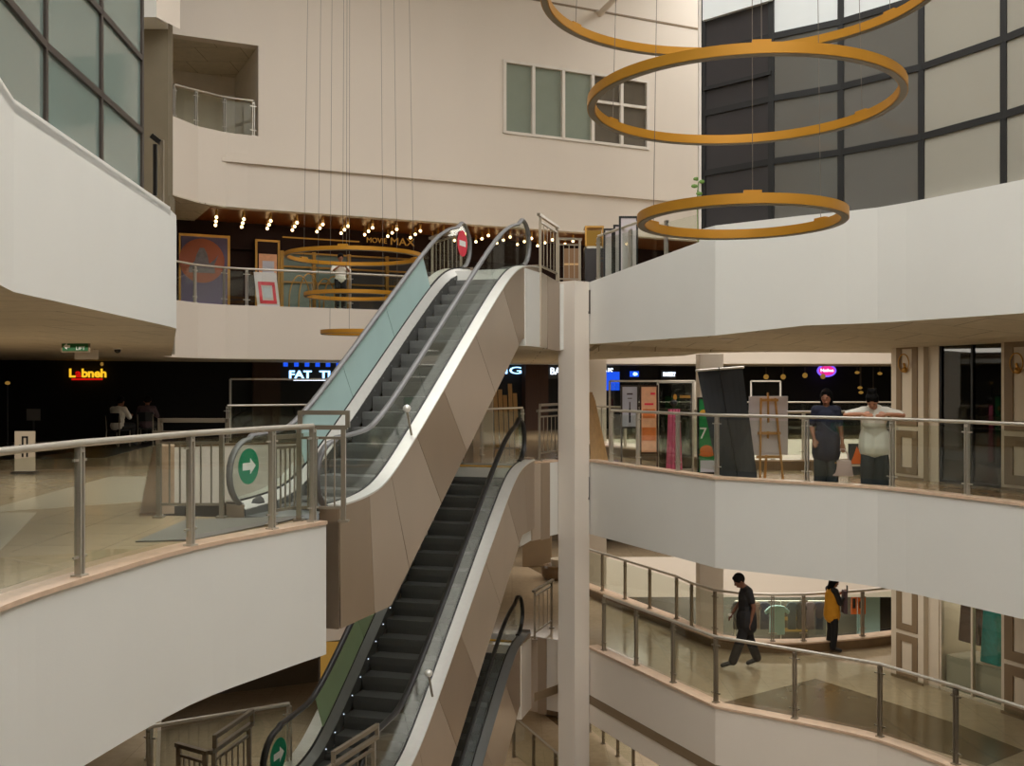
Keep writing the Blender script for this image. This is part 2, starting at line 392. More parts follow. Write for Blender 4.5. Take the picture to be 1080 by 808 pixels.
def build_slabs():
    def zb2(x, y):
        if x > 1.0 and ((x < 3 and y < 24) or y < 19.5): return 2.42 if x < 4.2 else 2.54
        return 2.28 if y < 23.5 else 2.25
    slab('floor_upper', OUT, [M2, HOLE], 2.3, Z2, ['floor', 'soffit', 'white', 'cream'], side, zb2)
    for nm, Mx, zb, z, ms in (('middle', M1, -1.49, Z1, ['floor', 'soffit', 'white', 'warm']), ('lower', M0, -5.38, Z0, ['floor0', 'soffit', 'warm', 'warm'])):
        n = len(RIGHT)
        slab('floor_' + nm, [(-16, -9), (16, -9), (16, .5 * K)] + Mx[:len(Mx) - n + 1] + [(1.58, 46), (-16, 46)] if False else [(-16, -9), (16, -9), (16, .5 * K), (8.5, .5 * K)] + Mx[:len(Mx) - n] + [RIGHT[0], (1.56, 46), (-16, 46)], [], zb, z, ms, side)
        slab('floor_%s_walkway' % nm, RIGHT + [(16, .5 * K), (16, 46), (1.56, 46)], [HOLE], zb, z - DROP, ms, side)
        a, c = RIGHT, inset(RIGHT, .24); b = MB()
        b.strip([(x, y, z - DROP) for x, y in a], [(x, y, z - DROP) for x, y in c], (0, 0, DROP)); struct(b.build('wall_curb', ms[2]))
    struct(MB().box(-16, 16, -9, 46, -8.0, ZM).build('floor_ground', 'floor0'))
    roofhole = [(-4.2, -7.5), (-4.2, 13), (-6.5, 17), (-6.5, 22.6), (7.2, 22.6), (9.5, 14), (9.5, -7.5)]  # openings of the unseen roof, shaped to balance sky light on the walls
    slab('ceiling_roof', OUT, [roofhole, [(5.5, 27), (5.5, 33.5), (13, 33.5), (13, 27)]], 15.0, 15.4, ['white', 'soffit', 'white', 'white'], lambda p: 2)
    for i, y in enumerate((4.0, 11.0, 18.0)):
        struct(MB().box(-9.0, 10.5, y - .12, y + .12, 14.7, 15.0).build('trim_%d' % (i + 40), 'white'))
    # unseen outer shell, added to keep out light from the horizon
    struct(MB().box(-16.3, -16, -9, 46, -8, 15.4).build('wall_left', 'white'))
    struct(MB().box(16, 16.3, -9, 46, -8, 15.4).build('wall_right', 'white'))
    struct(MB().box(-16.3, 16.3, -9.3, -9, -8, 15.4).build('wall_front', 'white'))
    struct(MB().box(-16.3, 16.3, 46, 46.3, -8, 15.4).build('wall_back', 'white'))

def wall_grid(name, us, zs, skip, v0, v1, m):
    b = MB()
    for i in range(len(us) - 1):
        for j in range(len(zs) - 1):
            if (i, j) in skip: continue
            c = Wp((us[i] + us[i + 1]) / 2, (v0 + v1) / 2, (zs[j] + zs[j + 1]) / 2)
            b.obox(c, UD * (us[i + 1] - us[i]) / 2, VD * (v1 - v0) / 2, Vector((0, 0, (zs[j + 1] - zs[j]) / 2)))
    return struct(b.build(name, m))
def wbox(b, u0, u1, v0, v1, z0, z1, mi=0):
    return b.obox(Wp((u0 + u1) / 2, (v0 + v1) / 2, (z0 + z1) / 2), UD * (u1 - u0) / 2, VD * (v1 - v0) / 2, Vector((0, 0, (z1 - z0) / 2)), mi)
def rbox(b, u0, u1, v0, v1, z0, z1, mi=0):
    return b.obox(Rp((u0 + u1) / 2, (v0 + v1) / 2, (z0 + z1) / 2), Vector((RD[0], RD[1], 0)) * (u1 - u0) / 2, Vector((RN[0], RN[1], 0)) * (v1 - v0) / 2, Vector((0, 0, (z1 - z0) / 2)), mi)

def build_backwall():
    # upper cream wall: polyline with the niche and the window left open
    n0, n1 = wu(190, 0), wu(272.5, 0); w0, w1 = wu(532, 0), wu(683, 0)
    zn0, zn1 = 8.12, 10.5; zw0, zw1 = 8.93, 11.1
    us = [1.7, n1, w0, w1, 17.6]; zs = [6.2, zn0, zw0, zn1, zw1, 15.0]
    skip = {(0, 1), (0, 2), (2, 2), (2, 3)}
    wall_grid('wall_cinema', us, zs, skip, 0, .35, 'cream')
    b = MB(); c2 = CURVE + [wxy(1.7)]; fine = []
    # rounded left corner, open where the niche is
    pts = [Vector((x, y, 0)) for x, y in c2]
    off = [Vector((x, y, 0)) for x, y in inset(c2, .35)]
    for z0, z1 in ((6.2, zn0),):
        for i in range(len(pts) - 1):
            p, q, r, t = pts[i], pts[i + 1], off[i + 1], off[i]
            b.add([(p.x, p.y, z0), (q.x, q.y, z0), (r.x, r.y, z0), (t.x, t.y, z0), (p.x, p.y, z1), (q.x, q.y, z1), (r.x, r.y, z1), (t.x, t.y, z1)],
                  [(0, 3, 2, 1), (4, 5, 6, 7), (0, 1, 5, 4), (1, 2, 6, 5), (2, 3, 7, 6), (3, 0, 4, 7)])
    struct(b.build('wall_corner', 'cream', smooth=True))
    b = MB(); wbox(b, -1.2, 1.7, 0, .35, zn1, 15); struct(b.build('wall_corner_upper', 'cream'))
    # niche room
    b = MB(); wbox(b, -1.5, n1 + .3, 3.2, 3.4, zn0 - .1, zn1 + .3); wbox(b, n1, n1 + .2, .35, 3.2, zn0 - .1, zn1 + .3)
    struct(b.build('wall_niche', 'panel'))
    b = MB(); wbox(b, -2, n1 + .2, .05, 3.2, zn0 - .2, zn0); struct(b.build('floor_niche', 'floor'))
    b = MB(); wbox(b, -2, n1 + .2, .35, 3.2, zn1, zn1 + .1); struct(b.build('ceiling_niche', 'soffit'))
    # ledge and joint lines
    b = MB(); wbox(b, wu(228, 0), 17.6, -.10, .02, 7.36, 7.46); struct(b.build('trim_1', 'cream'))
    b = MB(); wbox(b, wu(228, 0), 17.6, -.05, .02, 7.46, 7.62); struct(b.build('trim_2', 'cream'))
    b = MB(); wbox(b, wu(500, 0), 17.6, -.03, .02, 12.98, 13.03); struct(b.build('trim_3', 'taupe'))
    # window
    win = struct(MB().build('window_1', 'wframe')); bpy.data.objects.remove(win)
    b = MB(); fr = .05
    xs = [532, 562.5, 594, 625, 655.5, 683]; uu = [wu(x, 0) for x in xs]
    for u in uu: wbox(b, u - fr, u + fr, -.04, .12, zw0, zw1)
    wbox(b, uu[0], uu[-1], -.04, .12, zw0, zw0 + .08); wbox(b, uu[0], uu[-1], -.04, .12, zw1 - .08, zw1)
    wbox(b, uu[3], uu[5], -.03, .12, 10.2, 10.28)
    fobj = struct(b.build('window_1', 'wframe'))
    for i in range(5):
        b = MB(); wbox(b, uu[i] + fr, uu[i + 1] - fr, .06, .09, zw0 + .08, zw1 - .08); b.build('window_pane', 'pgreen' if i < 3 else 'pshade', fobj)
    # bracket stub pipe on the wall
    a = wpt(632, 15, 0); q = wpt(655, -8, -1.6)
    o = MB().tube([a, q], .09, 10).build('wall_bracket', 'cream', smooth=True); MB().lathe([(0, 0), (.16, 0), (.16, .04), (0, .04)], (a.x, a.y - .05, a.z), 12).build('base_plate', 'cream', o)
    tag(o, 'cream pipe bracket sticking out high on the cream wall above the window', 'bracket')
    # grey-brown recessed wall and white block on the left
    struct(MB().box(-13, -8.05, 24.4, 24.75, 6.0, 15).build('wall_recess', 'brownwall'))
    a = at(155, 22, 24.2); c = at(187, 33, 24.2)
    struct(MB().box(a.x - 3, c.x - .28, 23.6, 24.4, 9.9, 15).build('trim_4', 'white'))
    b = MB(); b.add([(c.x - .28, 23.6, 9.9), (c.x, 24.4, 9.9), (c.x, 24.4, 15), (c.x - .28, 23.6, 15)], [(0, 1, 2, 3)]); struct(b.build('trim_5', 'cream'))
    struct(MB().box(-13, -8.0, 24.4, 24.75, 2.3, 6.0).build('wall_recess_base', 'brownwall'))
    # cinema box: ceiling, header, shopfront
    b = MB(); wbox(b, -3.5, 18, .35, 2.6, 6.2, 6.3); struct(b.build('ceiling_cinema', 'amber'))
    b = MB(); b.poly([(-8.6, 24.7, 6.17), (-8.25, 24.7, 6.17), (-8.2, 25.4, 6.17), (-7.9, 26.4, 6.17), (-7.4, 27.0, 6.17), Wp(wu(222, 0), .02, 6.17), Wp(wu(222, 0), 2.6, 6.17), Wp(-4, 2.6, 6.17), (-12, 24.7, 6.17)], (0, 0, .03)); struct(b.build('ceiling_lobby', 'soffit'))
    b = MB(); wbox(b, -5, 18, 2.6, 2.9, 5.45, 6.2); struct(b.build('wall_header', 'cinema'))

def coping(name, pts, z, m='marble', w=.24, d=.04, over=.02):
    a = inset(pts, -over); c = inset(pts, w)
    b = MB(); b.strip([(x, y, z) for x, y in a], [(x, y, z) for x, y in c], (0, 0, d))
    return struct(b.build(name, m))
def pxline(poly, pxs, d):
    out = []; L = inset(poly, d)
    for px in pxs:
        q = (px - 540) / F
        for a, c in zip(L, L[1:]):
            den = (c[0] - a[0]) - q * (c[1] - a[1])
            t = (q * a[1] - a[0]) / den if abs(den) > 1e-9 else -1
            if -1e-6 <= t <= 1: out.append((a[0] + (c[0] - a[0]) * t, a[1] + (c[1] - a[1]) * t)); break
    return out
def band(name, pts, z0, z1, m, out=.012, t=.02):
    a = inset(pts, -out)
    b = MB(); b.strip([(x, y, z0) for x, y in a], [(x, y, z1) for x, y in a], (.001, .01, 0))
    return struct(b.build(name, m))

def build_edges():
    coping('trim_10', LEFT1, 0.0)
    coping('trim_11', RIGHT, 0.0)
    coping('trim_12', RIGHT, Z0)
    coping('trim_13', [(-4.3, 12.75), (-8.75, 26.2), wxy(1.2), wxy(7.2)], 0.0, 'curb')
    coping('trim_14', [(.2, 20.9), (.97, 21.5)], 0.0)
    # upstand of the upper floor, climbing towards the window wall
    top = [3.69, 4.06] + [4.30] * 12
    i2 = inset(RIGHT, .15); A = [(x, y, z) for (x, y), z in zip(RIGHT, top)]
    # insert the point where the window wall starts
    w = .895; px_, py_ = 1.56 + 1.86 * w, (19.6 - 3.65 * w) * K
    A.insert(1, (px_, py_, 4.05)); A.insert(2, (px_ + .02, py_ - .04, 4.26)); A[3] = (A[3][0], A[3][1], 4.27)
    B = inset([(p[0], p[1]) for p in A], .15)
    b = MB(); n = len(A)
    for i in range(n - 1):
        p, q = A[i], A[i + 1]; r, s_ = B[i + 1], B[i]
        b.add([(p[0], p[1], 3.65), (q[0], q[1], 3.65), (r[0], r[1], 3.65), (s_[0], s_[1], 3.65), (p[0], p[1], p[2]), (q[0], q[1], q[2]), (r[0], r[1], q[2]), (s_[0], s_[1], p[2])],
              [(0, 3, 2, 1), (4, 5, 6, 7), (0, 1, 5, 4), (1, 2, 6, 5), (2, 3, 7, 6), (3, 0, 4, 7)])
    struct(b.build('wall_upstand', 'white'))
    # taupe stripe on the lower fascia
    band('trim_15', RIGHT, -4.98, -4.80, 'taupe')
    band('trim_16', [(.45, 21.6), (.97, 22.2)], -4.98, -4.80, 'taupe')
    # raised marble curb round the second opening, two floors
    for i, z in enumerate((Z1, Z0)):
        a = INNER; c = inset(INNER, .32)
        b = MB(); b.strip([(x, y, z - DROP) for x, y in a], [(x, y, z - DROP) for x, y in c], (0, 0, .19), 0); struct(b.build('trim_%d' % (20 + 2 * i), 'curb'))
        a2 = inset(INNER, -.02); c2 = inset(INNER, .34)
        b = MB(); b.strip([(x, y, z - DROP + .19) for x, y in a2], [(x, y, z - DROP + .19) for x, y in c2], (0, 0, .03), 0); struct(b.build('trim_%d' % (21 + 2 * i), 'marble'))
    # columns
    def col(n, cx, cy, w, z0, z1, m, rz=0):
        b = MB(); a = Vector((math.cos(rz), math.sin(rz), 0)) * w / 2; c = Vector((-math.sin(rz), math.cos(rz), 0)) * w / 2
        b.obox((cx, cy, (z0 + z1) / 2), a, c, Vector((0, 0, (z1 - z0) / 2))); return struct(b.build('column_%d' % n, m))
    col(1, 1.27, 21.45, .45, ZM, 3.70, 'warm', R(45))
    # thin joint collars where the column is plastered in lifts
    for z in (-.05, -2.7, -5.9): pass
    col(2, 4.62, 24.4, .54, ZM, 2.29, 'warm'); col(3, 2.32, 28.9, .54, ZM, 2.29, 'warm'); col(4, -.74, 27.0, .5, ZM, 2.3, 'warm')
    # dark strip on the lower opening: floor inlays
    def inl(n, pts, z, m): struct(MB().poly([(x, y, z) for x, y in pts], (0, 0, .004)).build('floor_inlay_%d' % n, m))
    def fl(pxs, z): return [tuple(on(x, y, z)[:2]) for x, y in pxs]
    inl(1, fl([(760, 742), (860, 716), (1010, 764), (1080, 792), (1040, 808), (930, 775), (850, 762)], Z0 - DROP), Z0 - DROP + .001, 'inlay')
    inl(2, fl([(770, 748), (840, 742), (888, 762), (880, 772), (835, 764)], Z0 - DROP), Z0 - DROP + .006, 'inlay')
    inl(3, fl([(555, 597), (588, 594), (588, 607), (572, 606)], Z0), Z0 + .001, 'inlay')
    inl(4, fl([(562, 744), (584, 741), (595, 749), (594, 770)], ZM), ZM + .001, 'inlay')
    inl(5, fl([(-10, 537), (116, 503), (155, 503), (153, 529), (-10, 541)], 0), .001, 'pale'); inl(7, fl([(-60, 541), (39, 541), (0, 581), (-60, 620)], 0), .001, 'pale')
    inl(6, [(-15.8, 21.0), (-8.8, 22.5), (-9.6, 29.8), (-15.8, 27.5)], .001, 'darkfl')
    # low marble end wall beside the escalator well
    b = MB(); p = Vector((-4.22, 12.9, 0)); d = (Vector((-8.75, 26.2, 0)) - Vector((-4.3, 12.75, 0))).normalized()
    b.obox(p + d * .25 + Vector((-.06, 0, .42)), d * .25, Vector((d.y, -d.x, 0)) * .10, Vector((0, 0, .42))); struct(b.build('wall_end', 'marble'))

def panes(name, pts, zs, matf, frame, fw=.09, off=.02, label=None, part='glass_panel', dep=.04):
    """curtain wall: mullions at pts, transoms at zs, opaque reflective panels between"""
    b = MB(); n = len(pts); zt, zb = zs[-1], zs[0]
    for i, p in enumerate(pts):
        a = Vector(pts[max(0, i - 1)]); c = Vector(pts[min(n - 1, i + 1)]); d = (c - a).normalized(); d = Vector((d.x, d.y, 0)); nrm = Vector((-d.y, d.x, 0))
        b.obox((p[0], p[1], (zb + zt) / 2), d * fw * .5, nrm * dep, Vector((0, 0, (zt - zb) / 2)))
    for i in range(n - 1):
        for z in zs[1:]: b.bar((pts[i][0], pts[i][1], z), (pts[i + 1][0], pts[i + 1][1], z), dep * 2, fw)
    root = struct(b.build(name, frame))
    for i in range(n - 1):
        for j in range(len(zs) - 1):
            m = matf(i, j)
            p, q = Vector((pts[i][0], pts[i][1], 0)), Vector((pts[i + 1][0], pts[i + 1][1], 0)); d = (q - p).normalized()
            g = MB(); c = (p + q) / 2; c.z = (zs[j] + zs[j + 1]) / 2
            g.obox(c, d * ((q - p).length / 2 - .02), Vector((-d.y, d.x, 0)) * .015, Vector((0, 0, (zs[j + 1] - zs[j]) / 2 - .02)))
            g.build(part, m, root)
    return root
def end_plates():
    # steel plates closing the landings between the escalator trusses and the column
    def plate(n, pts, z0, z1, m):
        pts = inset(pts, -.035); b = MB(); b.strip([(x, y, z0) for x, y in pts], [(x, y, z1) for x, y in pts], (-.025, .005, 0)); struct(b.build('trim_%d' % n, m))
    def mid(p, q, f): return (p[0] + (q[0] - p[0]) * f, p[1] + (q[1] - p[1]) * f)
    for n, o, h, s, z, e, th in ((60, E1O, E1H, 6.17, Z2, (.95, 21.27), 1.36), (63, E0O, E0H, 6.47, Z1, (.97, 21.45), 1.5), (66, EMO, EMH, 6.47, Z0, (.97, 22.15), 1.6)):
        a = ep(o, h, s, .79)
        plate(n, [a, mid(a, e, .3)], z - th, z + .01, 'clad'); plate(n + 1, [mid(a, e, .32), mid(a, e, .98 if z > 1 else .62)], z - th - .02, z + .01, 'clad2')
def build_curtains():
    lp = [(-3.0, 4.0), (-3.42, 6.3)] + [(-3.61 - .0922 * (y - 6.87), y) for y in (7.64, 8.95, 10.24)]
    lp = inset(k2(lp), .10)
    zs = [3.50, 4.34, 5.12, 5.95, 6.8, 7.7, 8.7, 9.8, 11, 12.2, 13.5, 15]
    panes('window_2', lp, zs, lambda i, j: 'pteal', 'frame', .06)
    q = lp[-1]
    struct(MB().box(q[0] - 6, q[0] - .02, q[1] - .1, q[1] + .1, 3.65, 15).build('wall_tower', 'brownwall'))
    b = MB(); b.strip([(x, y, 3.58) for x, y in k2([(-3.0, 4), (-3.42, 6.3), (-3.61, 6.87), (-4.0, 11.1)])], [(x - .16, y, 3.58) for x, y in k2([(-3.0, 4), (-3.42, 6.3), (-3.61, 6.87), (-4.0, 11.1)])], (0, 0, .10)); struct(b.build('trim_30', 'white'))
    rp = inset(k2([(3.235, 16.35), (4.18, 15.47), (5.1, 14.84), (5.95, 13.93), (6.56, 12.80), (7.12, 11.3), (7.6, 9.6), (7.9, 8)]), .13)
    zs = [4.12, 5.25, 6.28, 7.30, 8.35, 9.5, 10.7, 12, 13.4, 15]
    def rm(i, j):
        if i == 0: return 'pdark' if j < 4 else 'darkwood'
        if i in (1, 2): return 'pmid' if j < 3 else 'pwhite'
        return 'ppale'
    panes('window_3', rp, zs, rm, 'framek', .10)
    p0 = rp[0]; p1 = rp[1]
    struct(MB().bar((p0[0], p0[1] - .05, 8.10), (p1[0], p1[1] - .05, 8.10), .12, .46).build('trim_32', 'pwhite'))
    struct(MB().bar((p0[0], p0[1] - .02, 6.70), (p1[0], p1[1] - .02, 6.70), .10, .06).build('trim_33', 'framek'))
    struct(MB().poly([(p0[0] - .02, p0[1] + .02, 3.65), (p0[0] + .1, p0[1] + .02, 3.65), (p0[0] + 1.7, p0[1] + 7, 3.65), (p0[0] + 1.5, p0[1] + 7, 3.65)], (0, 0, 11.35)).build('wall_block', 'framek'))
    struct(MB().box(p0[0] - .09, p0[0] - .05, p0[1] - .02, p0[1] + .1, 4.2, 15).build('trim_31', 'wframe'))
    # plant sprig growing at the frame foot, post on the left parapet
    t = thing('plant_sprig', 'small green plant sprig growing beside the dark window wall frame', 'plant', (p0[0] - .1, p0[1], 4.06))
    MB().tube([(p0[0] - .1, p0[1], 4.05), (p0[0] - .12, p0[1], 4.7), (p0[0] - .1, p0[1], 5.1)], .008, 5).build('stem', 'leaf', t)
    for i in range(7):
        z = 4.75 + i * .07; a = i * 2.4
        MB().ball((p0[0] - .1 + .07 * math.cos(a), p0[1] + .07 * math.sin(a), z), .06, (1, .35, .6), 8).build('leaf', 'leaf', t)
    c = at(171, 205, 12.15); b = MB()
    b.box(c.x - .02, c.x + .02, c.y - .02, c.y + .02, 3.68, 4.45); o = b.build('rail_end_post', 'dsteel')
    MB().bar((c.x - .12, c.y, 4.5), (c.x - .02, c.y, 4.42), .06, .06).box(c.x - .1, c.x - .06, c.y - .02, c.y + .02, 3.8, 4.4).build('clamp', 'black', o)
    tag(o, 'steel rail end post with black clamp at the corner of the left upper parapet', 'post')
# ------------------------------------------------------------ escalators
TAN = math.tan(R(35))
def escalator(name, label, o, head, zb, rise, side_film, hand, pit=-1.25, hr=.84, film='teal', studs='led', tw=1.0, steps='step', outer='alu', inner='alu', signs=()):
    S = rise / TAN; root = thing(name, label, 'escalator', (o[0], o[1], zb), -head)
    w_ = .6
    sp = lambda x: .5 * (x + math.sqrt(x * x + w_ * w_))
    zc = lambda s: TAN * (sp(s) - sp(s - S))
    def sl(s): return (zc(s + .002) - zc(s - .002)) / .004
    def offp(s, oi, of):
        m = sl(s); th = math.atan(m); w = min(1, max(0, m / TAN)); d = of + (oi - of) * w
        return (s - math.sin(th) * d, zc(s) + math.cos(th) * d)
    def curve(oi, of, s0, s1, n=60): return [offp(s0 + (s1 - s0) * i / n, oi, of) for i in range(n + 1)]
    sB, sT = -1.32, S + .95
    hb, ht, rad = -1.12, S + .55, .41
    def P(t, sz): return (t, sz[0], sz[1])
    # steps
    n = max(1, round(rise / .2275)); run = rise / n / TAN; rr = rise / n
    k = -2
    while True:
        s = .05 + k * run
        if s > S + .5: break
        z = zc(s); zprev = zc(s - run)
        b = MB(); t = .495
        z2 = z - .012
        prof = [(s, z), (s + run + .03, z), (s + run + .03, z - .05), (s + .05, z - .05), (s + .03, min(zprev, z - .05) - .01), (s - .005, min(zprev, z - .05) - .01), (s - .012, z - (z - zprev) * .5), (s - .004, z - .01)]
        b.poly([(-t, a, c) for a, c in prof], (2 * t, 0, 0)); b.build('step', steps, root, local=True)
        k += 1
    # landing plates and combs
    for nm, a, c, z in (('floor_plate', sB, -.35, 0.002), ('floor_plate', S + .42, sT, rise + .002)):
        MB().box(-.62, .62, a, c, z, z + .015).build(nm, 'alud', root, local=True)
    MB().box(-.5, .5, -.38, -.30, 0, .022).build('comb', 'yellow', root, local=True)
    MB().box(-.5, .5, S + .36, S + .44, rise - .01, rise + .02).build('comb', 'yellow', root, local=True)
    for sd in (-1, 1):
        # skirt and inner deck
        lo = curve(-.12, -.1, sB, sT); hi = curve(.10, .06, sB, sT); top = curve(.24, .15, sB, sT)
        MB().strip([P(sd * .502, p) for p in lo], [P(sd * .502, p) for p in hi], (sd * .02, 0, 0)).build('skirt', 'stepd', root, local=True)
        MB().strip([P(sd * .502, p) for p in hi], [P(sd * .578, p) for p in top], (0, 0, -.012)).build('inner_deck', inner, root, local=True)
        g0 = curve(.235, .145, sB, sT); g1 = curve(.262, .172, sB, sT)
        MB().strip([P(sd * .578, p) for p in g0], [P(sd * .578, p) for p in g1], (sd * .024, 0, 0)).build('gasket', 'black', root, local=True)
        top2 = curve(.25, .16, sB, sT)
        dk = MB().strip([P(sd * .602, p) for p in top2], [P(sd * .785, p) for p in top2], (0, 0, -.025))
        dk.build('outer_deck', outer, root, local=True, smooth=True)
        # handrail
        fl = .93; cz = .52
        path = []
        for i in range(13):
            a = math.pi * (1.5 - i / 12.0)   # bottom -> left -> top
            path.append((hb + rad * math.cos(a), cz + rad * math.sin(a)))
        path += [offp(hb + (ht - hb) * i / 70, hr, fl) for i in range(1, 70)]
        path += [(ht + rad * math.cos(a), rise + cz + rad * math.sin(a)) for a in [math.pi * (.5 - i / 12.0) for i in range(13)]]
        pts = [Vector((sd * .59, a, c)) for a, c in path]; b = MB(); N = len(pts); m = 10
        for i, p in enumerate(pts):
            d = (pts[min(i + 1, N - 1)] - pts[max(0, i - 1)]).normalized(); nn = Vector((1, 0, 0)).cross(d)
            for j in range(m):
                a = 2 * math.pi * j / m; b.v.append(p + Vector((1, 0, 0)) * (.045 * math.cos(a)) + nn * (.028 * math.sin(a)))
        for i in range(N - 1):
            for j in range(m): b.f.append([i * m + j, i * m + (j + 1) % m, (i + 1) * m + (j + 1) % m, (i + 1) * m + j]); b.m.append(0)
        b.f += [list(range(m)), [(N - 1) * m + j for j in range(m)]]; b.m += [0, 0]
        b.build('handrail', hand, root, local=True, smooth=True)
        # glass panels
        def up(s):
            if s < hb: return (s, cz + math.sqrt(max(0, rad * rad - (s - hb) ** 2)) - .0)
            if s > ht: return (s, rise + cz + math.sqrt(max(0, rad * rad - (s - ht) ** 2)))
            return offp(s, hr - .02, fl - .02)
        def dn(s):
            p = offp(s, .235, .145)
            if s < hb: return (s, max(p[1], cz - math.sqrt(max(0, rad * rad - (s - hb) ** 2))))
            if s > ht: return (s, max(p[1], rise + cz - math.sqrt(max(0, rad * rad - (s - ht) ** 2))))
            return p
        nI = 3; a0, a1 = .30, S - .75
        cuts = [hb - rad + .005, a0] + [a0 + (a1 - a0) * i / nI for i in range(1, nI + 1)] + [ht + rad - .005]
        for i in range(len(cuts) - 1):
            c0, c1 = cuts[i] + (.006 if i else 0), cuts[i + 1] - (.006 if i < len(cuts) - 2 else 0)
            ss = [c0 + (c1 - c0) * j / 24 for j in range(25)]
            filmed = sd == -1 and side_film and 1 <= i <= nI
            b = MB().strip([P(sd * .59 - .006, dn(s)) for s in ss], [P(sd * .59 - .006, up(s)) for s in ss], (.012, 0, 0))
            g = b.build('filmed_panel' if filmed else 'glass_panel', film if filmed else 'eglass', root, local=True)
            if filmed: g['label'] = '%s filmed balustrade panel' % ('green' if film == 'greenfilm' else 'pale teal')
            if filmed and film == 'greenfilm':
                for (fs, fh) in ((.3, .45), (.55, .6), (.75, .35)):
                    s = c0 + (c1 - c0) * fs; q0 = offp(s, .24 + fh * .6, .2); b = MB()
                    for a in range(5):
                        an = a * 1.26; b.ball((-.60, q0[0] + .07 * math.cos(an), q0[1] + .07 * math.sin(an)), .04, (.08, 1, 1), 8)
                    b.build('film_print', 'bluepr', g, local=True)
        # cladding panels with slanted seams
        def zbot(s): return min(max(TAN * s - 1.27, pit), rise - 1.25)
        cu = [sB, -.55, .12, .95, S * .36, S * .6, S * .84, S + .22, sT]
        for i in range(len(cu) - 1):
            s0, s1 = cu[i], cu[i + 1]; A = []; B = []
            for j in range(13):
                s = s0 + (s1 - s0) * j / 12 + (.004 if j == 0 and i else 0) - (.004 if j == 12 and i < len(cu) - 2 else 0)
                th = sl(s) / TAN; tp = offp(s, .225, .135); sb = min(max(s + .78 * th, sB), sT)
                A.append((sd * .765, tp[0], tp[1])); B.append((sd * .765, sb, zbot(sb)))
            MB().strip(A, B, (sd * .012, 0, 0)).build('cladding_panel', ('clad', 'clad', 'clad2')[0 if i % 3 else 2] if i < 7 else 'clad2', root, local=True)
        # newel entry plates closing the truss ends
        for e, z in ((sB, 0), (sT, rise)):
            MB().box(sd * .52 if sd > 0 else sd * .765, sd * .765 if sd > 0 else sd * .52, e - .012, e + .012, max(pit, -1.25) + z if z == 0 else z - 1.25, z + .15).build('end_plate', 'clad2', root, local=True)
            s0 = hb if z == 0 else ht
            if z: continue
            b = MB(); b.tube([(sd * .59, s0 - (.05 if z == 0 else -.05), z + .11), (sd * .59, s0 + (.22 if z == 0 else -.22), z + .14)], [.06, .085], 10); b.build('handrail_inlet', 'black', root, local=True, smooth=True)
    if studs:
        ns = 20
        for i in range(ns):
            s = .1 + (S + .2) * i / (ns - 1); p = offp(s, .03, .03)
            MB().ball((-.498, p[0], p[1]), .011, n=6).build('skirt_light', studs, root, local=True)
    # truss body
    ss = [sB, sB + .01] + [sB + (sT - sB) * i / 40 for i in range(1, 41)]
    zb_ = lambda s: min(max(TAN * s - 1.27, pit), rise - 1.25)
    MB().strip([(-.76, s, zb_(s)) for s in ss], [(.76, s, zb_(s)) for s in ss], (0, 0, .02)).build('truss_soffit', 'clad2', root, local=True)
    MB().box(-.765, .765, sB - .012, sB + .0, max(pit, -1.25) - .001 if pit < 0 else 0, -.005 if pit < 0 else .02).build('truss_end', 'clad2', root, local=True)
    MB().box(-.765, .765, sT, sT + .012, rise - 1.25, rise - .005).build('truss_end', 'clad2', root, local=True)
    # ball-topped stop post on the outer deck
    s = .95; p = offp(s, .25, .16); b = MB()
    b.tube([(.70, p[0], p[1] - .01), (.68, p[0] - .10, p[1] + .33)], .016, 8); kb = b.build('stop_post', 'dsteel', root, local=True, smooth=True)
    MB().ball((.68, p[0] - .11, p[1] + .36), .055).build('ball', 'alu', kb, local=True, smooth=True)
    root.scale = (tw, 1, 1)
    return root, offp, S
def arrow_sign(root, t, s, z, r=.22):
    """round green sticker with a white arrow pointing along the ride"""
    b = MB(); n = 28
    b.poly([(t, s + r * math.cos(2 * math.pi * i / n), z + r * math.sin(2 * math.pi * i / n)) for i in range(n)], (.004, 0, 0))
    g = b.build('direction_sticker', 'green', root, local=True); g['label'] = 'round green sticker with white arrow'
    a = MB(); w, h = .13, .045
    a.poly([(t + .004, s - w, z - h), (t + .004, s + .03, z - h), (t + .004, s + .03, z - .1), (t + .004, s + w + .02, z), (t + .004, s + .03, z + .1), (t + .004, s + .03, z + h), (t + .004, s - w, z + h)], (.002, 0, 0))
    a.build('arrow', 'wsign', g, local=True)
def stop_sign(root, t, s, z, r=.24):
    b = MB(); n = 28
    b.poly([(t, s + r * math.cos(2 * math.pi * i / n), z + r * math.sin(2 * math.pi * i / n)) for i in range(n)], (.004, 0, 0))
    g = b.build('no_entry_sticker', 'red', root, local=True); g['label'] = 'round red no entry sticker with white bar'
    MB().box(t + .004, t + .007, s - .15, s + .15, z - .05, z + .05).build('bar', 'wsign', g, local=True)
def build_escalators():
    e, o, S = escalator('escalator', 'steel escalator with teal filmed left side rising from middle to upper floor', E1O, E1H, Z1, 3.65, True, 'grail', steps='step', studs='alud')
    arrow_sign(e, -.575, -1.15, .60); stop_sign(e, -.575, S + .55, 3.65 + .55)
    e, o, S = escalator('escalator', 'middle steel escalator with dark steps and green filmed side climbing to the middle floor', E0O, E0H, Z0, 3.85, True, 'rubber', hr=.79, film='greenfilm', steps='stepd', outer='alu', inner='alud', tw=1.12)
    arrow_sign(e, -.575, -1.15, .60)
    escalator('escalator', 'lowest steel escalator with black handrails coming up to the lower walkway', EMO, EMH, ZM, 3.85, False, 'rubber', pit=.01, hr=.86, steps='stepd', outer='alud', inner='alud', studs=False)

